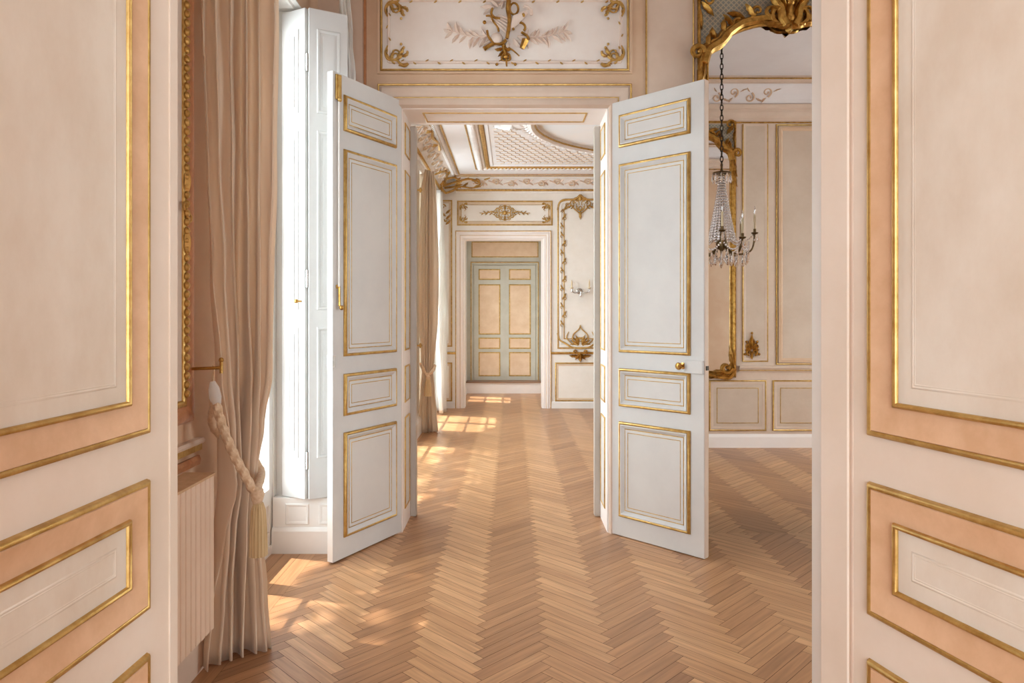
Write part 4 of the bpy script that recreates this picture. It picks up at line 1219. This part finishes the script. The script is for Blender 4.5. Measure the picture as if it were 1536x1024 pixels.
mb = MB(ff).prism([(0, 0), (.024, 0), (.024, .08), (.012, .10), (0, .10)], FR + .13, XR2); mb.prism([(0, 0), (.024, 0), (.024, .08), (.012, .10), (0, .10)], XL2, FL - .13)
struct(mb.build('baseboard_far_salon', M['white']))

# sconce
sc = thing('wall_sconce', 'small crystal wall sconce in the gilt bordered far panel', 'sconce', (.985, YF0 - .02, 1.70))
kk = MB(Plane((.985, YF0, 1.715), (1, 0, 0), (0, 0, 1), (0, -1, 0)))
kk.lathe(0, 0, [(.045, 0.0), (.045, .008), (.02, .014), (.012, .04), (.002, .045)], 14); kk.build('back_plate', M['steel'], sc, True)
for u, h in ((-.115, .08), (.14, .09)):
    q = catmull([(.985, .03, 1.715), (.985 + u * .4, .06, 1.69), (.985 + u * .85, .07, 1.70), (.985 + u, .07, 1.75)], 6)
    ar = MB(ff).tube(q, .009, 6).build('arm', M['steel'], sc, True)
    mb = MB(ff); mb.lathe(.985 + u, .07, [(.005, 1.745), (.026, 1.755), (.026, 1.765), (.011, 1.77), (.011, 1.80 + h * .5), (.003, 1.83 + h * .6)], 10); mb.build('candle', M['candle'], ar, True)
    mb = MB(ff); mb.lathe(.985 + u, .07, [(.001, 1.69), (.012, 1.705), (.004, 1.745)], 8); mb.build('crystal_drop', M['crystal'], ar, True)
mb = MB(ff); mb.lathe(1.0, .06, [(.001, 1.62), (.016, 1.64), (.005, 1.70)], 8); mb.build('crystal_drop', M['crystal'], sc, True)

# salon cornice and cove
def cove(fr, u0, u1, name):
    pr = [(0, 3.15), (.02, 3.15), (.03, 3.165), (.05, 3.17), (.06, 3.195), (.075, 3.21), (.12, 3.26), (.19, 3.31), (.28, 3.345), (.30, 3.345), (.30, 3.36), (0, 3.36)]
    o = struct(MB(fr).prism(pr, u0, u1).build(name, M['stucco']))
    MB(fr).prism([(.05, 3.17), (.066, 3.174), (.072, 3.19), (.06, 3.198)], u0, u1).build('gilt_rail', M['gold'], o)
    MB(fr).prism([(.285, 3.338), (.305, 3.338), (.305, 3.352), (.285, 3.352)], u0, u1).build('gilt_rail', M['gold'], o)
    mb = MB(fr)
    n = int((u1 - u0) / .05)
    for i in range(n): mb.ball(u0 + .025 + i * .05, .07, 3.183, .014, 6, 4)
    mb.build('gilt_beading', M['gold'], o, True)
    return o
c1 = cove(ff, -.82, XR2, 'trim_5')
c2 = cove(fv, YE1, YF0, 'trim_6')
nv_ = Vector((0, -.62, -.78)).normalized(); vv_ = Vector((0, -.78, .62)).normalized()
fcv = Plane((0, YF0 - .155, 3.285), (1, 0, 0), nv_, vv_)
def frieze(fr, parent, a, b, step, mat1, mat2, s=1.0):
    mb, mg = MB(fr), MB(fr)
    u = a; k = 0
    while u < b:
        sg = 1 if k % 2 else -1
        mg.volute(u, -.03 * sg * s, .3 * sg, .055 * s, 1.1, .014 * s, .011 * s, .012, sg)
        mb.curve([(u - step * .5, .03 * sg * s), (u - step * .2, .0), (u, -.03 * sg * s), (u + step * .3, -.02 * sg * s)], .010 * s, .007 * s, .010)
        for q in (-50, 30, 80, 150):
            mb.leaf(u + .03, .0, math.radians(q * sg), .09 * s, .035 * s, .004, .014, .6 * sg)
        u += step; k += 1
    mb.build('stucco_relief', mat1, parent, True); mg.build('gilt_scroll', mat2, parent, True)
frieze(fcv, c1, -.45, 2.0, .22, M['relief'], M['salon_line'])
fcl = Plane((XL2 + .155, 0, 3.285), (0, 1, 0), (.62, 0, -.78), (.78, 0, .62))
frieze(fcl, c2, 7.0, 9.6, .2, M['stucco'], M['salon_line'], 1.1)
# gilt scrolls sweeping out of the corner of the cove
mb = MB(fcv)
mb.curve([(-1.0, -.06), (-.8, .02), (-.62, .07), (-.5, .03), (-.46, -.02)], .018, .012, .02)
mb.curve([(-.98, -.1), (-.75, -.07), (-.6, -.10), (-.45, -.07)], .016, .010, .016)
mb.volute(-.52, .07, .2, .05, 1.1, .014, .012, .02, -1)
for (u, v, a) in ((-.8, .03, 40), (-.7, .05, 20), (-.6, .06, -30), (-.72, -.08, 30), (-.55, -.09, 20), (-.4, .05, 20)):
    mb.leaf(u, v, math.radians(a), .12, .045, .01, .018, .5)
mb.build('gilt_scroll', M['gold'], c1, True)
mb = MB(fcl)
mb.curve([(9.9, -.06), (9.65, .03), (9.4, .06), (9.2, .0), (9.1, -.06)], .018, .012, .02)
mb.curve([(8.2, .1), (7.9, .12), (7.6, .08), (7.3, .12), (7.0, .1)], .02, .014, .02)
for (u, v, a) in ((9.6, .04, 140), (9.4, .06, 170), (9.2, .02, 220), (8.0, .1, 200), (7.7, .1, 160), (7.4, .1, 200)):
    mb.leaf(u, v, math.radians(a), .16, .06, .01, .02, .5)
mb.build('gilt_scroll', M['gold'], c2, True)
# corner cartouche of the cove
fcc = Plane((XL2 + .19, YF0 - .2, 3.27), Vector((1, -1, 0)).normalized() * -1, Vector((.5, -.5, -.7)).normalized(), Vector((.5, -.5, .7)).normalized())
fcc = Plane((XL2 + .2, YF0 - .2, 3.27), Vector((.707, .707, 0)), Vector((.5, -.5, -.707)), Vector((.5, -.5, .707)))
mb = MB(fcc)
for sg in (-1, 1):
    A = lambda a: math.radians(a) if sg > 0 else PI - math.radians(a)
    mb.curve([(0, -.16), (sg * .1, -.1), (sg * .16, .0), (sg * .10, .08), (0, .12)], .018, .014, .04)
    mb.volute(sg * .12, -.06, A(10), .05, 1, .014, .012, .04, sg); mb.volute(sg * .12, .08, A(20), .05, 1, .014, .012, .04, -sg)
    for (a, l) in ((20, .25), (-20, .22), (55, .18)):
        mb.leaf(sg * .1, 0, A(a), l, .06, .03, .025, .5 * sg)
mb.build('corner_cartouche', M['gold'], c1, True)

# salon ceiling
fz = Plane((0, 0, ZC2), (1, 0, 0), (0, 0, -1), (0, 1, 0))
cs = struct(MB().box(-1.5, XR2 + .1, YE1, YF0 + .05, ZC2, ZC2 + .15).build('ceiling_salon', M['ceiling_salon']), 'white stucco ceiling with gilt ribs and lattice round an oval', 'ceiling')
LX0, LX1, LY0, LY1 = -.245, 4.9, 5.5, 9.20
E = (2.25, 7.0, 2.2, 1.75)
def ell(k, n=72): return [(E[0] + E[2] * k * math.cos(i * 2 * PI / n), E[1] + (E[3] + E[2] * (k - 1)) * math.sin(i * 2 * PI / n)) for i in range(n)]
# nested rectangular ribs
MB(fz).rect(-.50, 5.15, 5.25, 9.45, bead(.02, .014)).build('gilt_rib', M['gold'], cs, True)
MB(fz).rect(-.48, 5.13, 5.27, 9.43, [(0, 0), (.008, .012), (.05, .026), (.11, .02), (.125, .006), (.13, 0)]).build('stucco_band', M['stucco'], cs, True)
MB(fz).rect(-.35, 5.0, 5.40, 9.30, [(0, 0), (.004, .02), (.02, .03), (.045, .024), (.055, 0)]).build('gilt_rib', M['gold'], cs, True)
MB(fz).rect(-.295, 4.95, 5.45, 9.25, [(0, .0), (.005, .012), (.04, .012), (.05, 0)]).build('stucco_band', M['ceiling_salon'], cs, True)
MB(fz).rect(-.76, 5.4, 5.0, 9.80, bead(.022, .016)).build('gilt_rib', M['gold'], cs, True)
MB(fz).rect(-.86, 5.5, 4.9, 9.86, [(0, 0), (.01, .012), (.06, .014), (.10, 0)]).build('stucco_band', M['stucco'], cs, True)
mb = MB(fz)
u = -.33
while u < 1.6:
    mb.ball(u, .026, 9.28, .017, 6, 4); u += .05
mb.build('gilt_beading', M['gold'], cs, True)
rnd = random.Random(2)
mb = MB(fz)   # leaf ornaments along the bands
for (u, v0, v1) in ((-.42, 6.6, 9.35), (-.81, 6.6, 9.7)):
    v = v0
    while v < v1:
        for q in (-1, 1):
            mb.leaf(u, v, PI / 2 + q * .8, .085, .03, .02, .012, -q * .8)
        v += .055
u = -.4
while u < 1.7:
    for q in (-1, 1): mb.leaf(u, 9.37, q * .8, .08, .03, .02, .012, -q * .8)
    u += .075
mb.build('leaf_band', M['stucco'], cs, True)
# lattice of little cells
MB(fz).slab([(-.245, 6.2), (1.9, 6.2), (1.9, 9.2), (-.245, 9.2)], 0, .002).build('lattice_ground', M['lattice_ground'], cs)
mb = MB(fz)
def inside(u, v):
    return ((u - E[0]) / (E[2] * 1.02)) ** 2 + ((v - E[1]) / (E[3] * 1.02)) ** 2 < 1
pu, pv = .095, .15
j = 0; v = 6.7
while v < 9.2:
    u = -.245 + (pu / 2 if j % 2 else 0)
    while u < 1.8:
        c = [(u, v), (u + pu / 2, v + pv * .25), (u + pu / 2, v + pv * .75), (u, v + pv), (u - pu / 2, v + pv * .75), (u - pu / 2, v + pv * .25)]
        if not any(inside(*p) for p in c) and all(-.25 <= p[0] and p[1] < 9.21 for p in c):
            for i in range(3):
                a, b = c[i], c[i + 1]
                if i < 2 or True:
                    mb.tube([(a[0], .001, a[1]), (b[0], .001, b[1])], .009, 4)
        u += pu
    v += pv * .75; j += 1
mb.build('lattice_ribs', M['lattice_rib'], cs)
# oval frame and painted sky
MB(fz).sweep(ell(1.0), [(0, 0), (.01, .02), (.04, .035), (.07, .03), (.085, .012), (.10, .05), (.14, .065), (.17, .05), (.19, .01), (.20, 0)]).build('oval_moulding', M['stucco'], cs, True)
MB(fz).sweep(ell(1.0), bead(.018, .016, .17, .03)).build('gilt_rib', M['gold'], cs, True)
MB(fz).sweep(ell(1.0), bead(.014, .012, .0, .004)).build('gilt_rib', M['salon_line'], cs, True)
MB(fz).slab(ell(.915), 0, .003).build('painted_sky', M['sky_painting'], cs)
mb = MB(fz)
EP = ell(.975, 260)
for i, p in enumerate(EP):
    q = EP[(i + 1) % len(EP)]
    if p[0] < 2.4 and p[1] > 6.4:
        a = math.atan2(q[1] - p[1], q[0] - p[0])
        mb.leaf(p[0], p[1], a + (.7 if i % 2 else -.7), .07, .03, .03, .012)
mb.build('leaf_band', M['stucco'], cs, True)
mb = MB(fz)   # shell at the head of the lattice
for k in range(9):
    mb.leaf(.0, 7.15, math.radians(20 + k * 17), .2, .05, .01, .03)
mb.volute(.12, 7.2, 0, .06, 1, .02, .016, .02, 1); mb.volute(-.12, 7.2, PI, .06, 1, .02, .016, .02, -1)
mb.build('shell_relief', M['stucco'], cs, True)

# salon curtains
def row_px(tbl, Yl, Yr, Yc):
    return [(max(.006, y2z(y, Yc)), px2x(a, Yl), px2x(b, Yr)) for y, a, b in tbl]
r2 = row_px([(650, 627, 658), (620, 627, 656), (585, 630, 652), (560, 633, 649), (540, 631, 652), (480, 628, 657), (400, 628, 658), (330, 629, 656), (285, 631, 655), (262, 634, 652), (256, 636, 650)], 8.05, 8.15, 8.1)
drape('curtain', 'beige silk curtain gathered and tied at waist height in the second room', M['curtain_far'], r2, 5.5, .05, 8.05, 8.15, ret=(-1.12, 8.3), nu=70, seed=6)
r3 = row_px([(617, 660, 668), (560, 658, 669), (480, 655, 671), (400, 655, 668), (340, 656, 664), (295, 657, 661), (288, 657, 660)], 9.5, 9.72, 9.65)
drape('curtain', 'long white voile curtain hanging at the far window of the second room', M['sheer'], r3, 4.5, .03, 9.45, 9.7, ret=(-1.12, 9.75), nu=60, seed=8)
t2 = thing('curtain_tieback', 'pale cord tieback with tassel round the beige curtain of the second room', 'tieback', (px2x(641, 8.0), 8.0, y2z(563, 8.0)))
mb = MB(); rope(mb, catmull([PX(631, 545, 8.02), PX(636, 556, 7.98), PX(641, 562, 7.97), PX(649, 556, 8.0), PX(652, 548, 8.1)], 10), .018, 40); mb.build('rope', M['rope'], t2, True)
tx, ty, tz = PX(642, 565, 7.96)
mb = MB(); mb.lathe(tx, ty, [(.01, tz + .02), (.03, tz), (.024, tz - .03)], 12); mb.build('tassel_head', M['rope'], t2, True)
mb = MB(); mb.lathe(tx, ty, [(.022, tz - .025), (.034, tz - .08), (.042, tz - .22)], 36, .07, 12); mb.build('tassel_fringe', M['fringe'], t2, True)
for (zz, lab, nm) in ((y2z(285, 7.85), 'upper gilt knob beside the beige curtain of the second room', 'curtain_hook'), (y2z(518, 7.85), 'lower gilt hook beside the beige curtain of the second room', 'curtain_hook')):
    h2 = thing(nm, lab, 'hook', (XL2, 7.85, zz))
    kq = MB(Plane((XL2, 7.85, zz), (0, 1, 0), (0, 0, 1), (1, 0, 0)))
    kq.lathe(0, 0, [(.03, 0), (.03, .01), (.01, .015), (.01, .05), (.028, .055), (.03, .07), (.004, .085)], 12); kq.build('hook_knob', M['gold'], h2, True)

# ------------------------------------------------------------------ passage and closed doors
mb = MB(); mb.box(-.90, -.80, YF1, 10.85, 0, 3.0); mb.box(-.90, -.80, 11.75, YB + .1, 0, 3.0); mb.box(-.90, -.80, 10.85, 11.75, 2.35, 3.0)
struct(mb.build('wall_left_passage', M['white']))
french_window('window_5', -.86, 10.85, 11.75, 0, 2.35, 'white French window of the passage before the closed doors')
struct(MB().box(.535, .635, YF1, YB + .1, 0, 3.0).build('wall_right_passage', M['salon']))
struct(MB().box(-.90, .635, YF1, YB + .1, 2.95, 3.1).build('ceiling_passage', M['ceiling_salon']))
wb = struct(MB().box(-.80, .535, YB, YB + .1, 0, 2.95).build('wall_end_passage', M['far_frame']))
fb = Plane((0, YB, 0), (1, 0, 0), (0, -1, 0))
ST = .185
mb = MB(); mb.box(-.80, .535, 12.0, YB, 0, ST)
stp = struct(mb.build('trim_7', M['reveal']), None, None)
MB().box(-.80, .535, 11.97, YB, ST, ST + .012).build('step_tread', M['parquet'], stp)
path = [(.475, ST + .012), (.475, 2.30), (-.735, 2.30), (-.735, ST + .012)]
MB(fb).sweep(path, [(0, 0), (.003, .02), (.02, .024), (.03, .012), (.05, .016), (.055, 0)], False).build('door_casing', M['far_frame'], wb, True)
MB(fb).sweep(path, bead(.018, .012, 0, .018), False).build('gilt_bead', M['gold'], wb, True)
MB(fb).rect(-.72, .47, 2.38, 2.66, bead(.018, .012)).build('gilt_bead', M['gold'], wb, True)
MB(fb).box(-.705, .455, 0, .004, 2.395, 2.645).build('panel_field', M['far_field'], wb)
for i, (a, b, lab) in enumerate(((-.678, -.132, 'closed sage and peach panelled door leaf, left one, at the end of the enfilade'), (-.128, .418, 'closed sage and peach panelled door leaf, right one, at the end of the enfilade'))):
    dr = thing('door_%d' % (5 + i), lab, 'door', ((a + b) / 2, YB - .02, ST + .014), None, 'structure')
    bevel(MB(fb).box(a, b, .0, .022, ST + .014, 2.235).build('door_board', M['far_frame'], dr), .004)
    fd = Plane((0, YB - .022, 0), (1, 0, 0), (0, -1, 0))
    p0, p1 = (a + .085, b - .075) if i == 0 else (a + .075, b - .085)
    for (q0, q1) in ((1.98, 2.17), (1.01, 1.90), (.755, .955), (.27, .70)):
        MB(fd).rect(p0, p1, q0, q1, bead(.022, .012)).build('gilt_bead', M['gold'], dr, True)
        MB(fd).rect(p0, p1, q0, q1, [(.016, .002), (.024, .010), (.05, .004)]).build('panel_moulding', M['far_field'], dr, True)
        MB(fd).box(p0 + .04, p1 - .04, 0, .005, q0 + .04, q1 - .04).build('panel_field', M['far_field'], dr)
MB(fb).box(-.136, -.124, .0, .032, ST + .014, 2.235).build('cover_strip', M['far_frame'], bpy.data.objects['door_5'])
for (nm, x, n) in (('baseboard_left_passage', -.80, 1), ('baseboard_right_passage', .535, -1)):
    struct(MB(Plane((x, 0, 0), (0, 1, 0), (n, 0, 0))).prism([(0, 0), (.02, 0), (.02, .12), (0, .13)], YF1, 11.97).build(nm, M['white']))

# ------------------------------------------------------------------ unseen foliage crown, added outside to block and dapple the sun
def sun_blocker_tree(loc, label):
    t = thing('sun_blocker_tree', label, 'sun_blocker_tree', loc)
    x, y, z0 = loc
    MB().tube([(x, y, z0), (x + .1, y + .05, z0 + 7), (x, y, z0 + 14)], [.2, .16, .08], 8).build('trunk', M['bark'], t, True)
    rnd = random.Random(21)
    mb = MB()
    for i in range(5500):
        a, b = rnd.uniform(0, 2 * PI), rnd.uniform(-1, 1)
        r = rnd.random() ** .45
        px_ = x + 1.3 * r * math.cos(a) * math.sqrt(1 - b * b); py_ = y + 4.6 * r * math.sin(a) * math.sqrt(1 - b * b); pz = z0 + 14.8 + 2.1 * r * b
        d = Vector((rnd.uniform(-1, 1), rnd.uniform(-1, 1), rnd.uniform(-1, 1))).normalized(); e = d.orthogonal().normalized()
        l = rnd.uniform(.09, .16)
        P = Vector((px_, py_, pz))
        q = [mb.add(*(P + d * l)), mb.add(*(P + e * l * .5)), mb.add(*(P - d * l)), mb.add(*(P - e * l * .5))]
        mb.f.append(q)
    o = mb.build('foliage', M['leaf'], t); o['kind'] = 'stuff'
    return t

sun_blocker_tree((-3.4, 5.2, -5.0), 'unseen leafy crown added outside the window side to dapple the sun')

# ------------------------------------------------------------------ light
w = bpy.data.worlds.new('sky'); C.world = w; w.use_nodes = True
bg = w.node_tree.nodes['Background']
bg.inputs['Color'].default_value = (0.83, 0.925, 1.0, 1); bg.inputs['Strength'].default_value = 13.0

def portal(name, loc, rot, sx, sy):
    l = bpy.data.lights.new(name, 'AREA'); l.shape = 'RECTANGLE'; l.size = sx; l.size_y = sy
    l.cycles.is_portal = True
    o = bpy.data.objects.new(name, l); COL.objects.link(o); o.location = loc; o.rotation_euler = rot
    return o
H = PI / 2
portal('sky_portal', (-1.60, (W0 + W1) / 2, WS / 2), (0, -H, 0), WS, W1 - W0)
portal('sky_portal', (-1.38, sum(S1) / 2, ZW / 2), (0, -H, 0), ZW, S1[1] - S1[0])
portal('sky_portal', (-1.38, sum(S2) / 2, ZW / 2), (0, -H, 0), ZW, S2[1] - S2[0])
portal('sky_portal', (XR1 + .12, 3.05, 1.575), (0, H, 0), 3.15, 1.7)
portal('sky_portal', (-.93, 11.3, 1.175), (0, -H, 0), 2.35, .9)
portal('sky_portal', (-.1, -3.08, 1.625), (H, 0, 0), 3.0, 2.25)
sl = bpy.data.lights.new('sun', 'SUN'); sl.energy = 14; sl.angle = math.radians(0.6); sl.color = (1, .95, .88)
so = bpy.data.objects.new('sun', sl); COL.objects.link(so)
sd = Vector((math.cos(math.radians(69)), -.10, -math.sin(math.radians(69))))
so.rotation_euler = sd.to_track_quat('-Z', 'Y').to_euler(); so.location = (-6, 3, 9)

# ------------------------------------------------------------------ camera
cam = bpy.data.cameras.new('camera'); co = bpy.data.objects.new('camera', cam); COL.objects.link(co)
co.location = (0, 0, EYE); co.rotation_euler = (PI / 2, 0, 0)
cam.sensor_width = 36; cam.lens = 36 * F / 1536
cam.shift_y = -(512 - 468) / 1536
cam.clip_start = .02
C.camera = co
vs = C.view_settings
C.display_settings.display_device = 'sRGB'
vs.view_transform = 'Standard'; vs.look = 'None'; vs.gamma = 1; vs.use_curve_mapping = False
vs.exposure = -0.32
cy = C.cycles
cy.max_bounces = 10; cy.diffuse_bounces = 7; cy.glossy_bounces = 6; cy.transmission_bounces = 6; cy.transparent_max_bounces = 12
cy.sample_clamp_indirect = 6
cy.caustics_reflective = False; cy.caustics_refractive = False
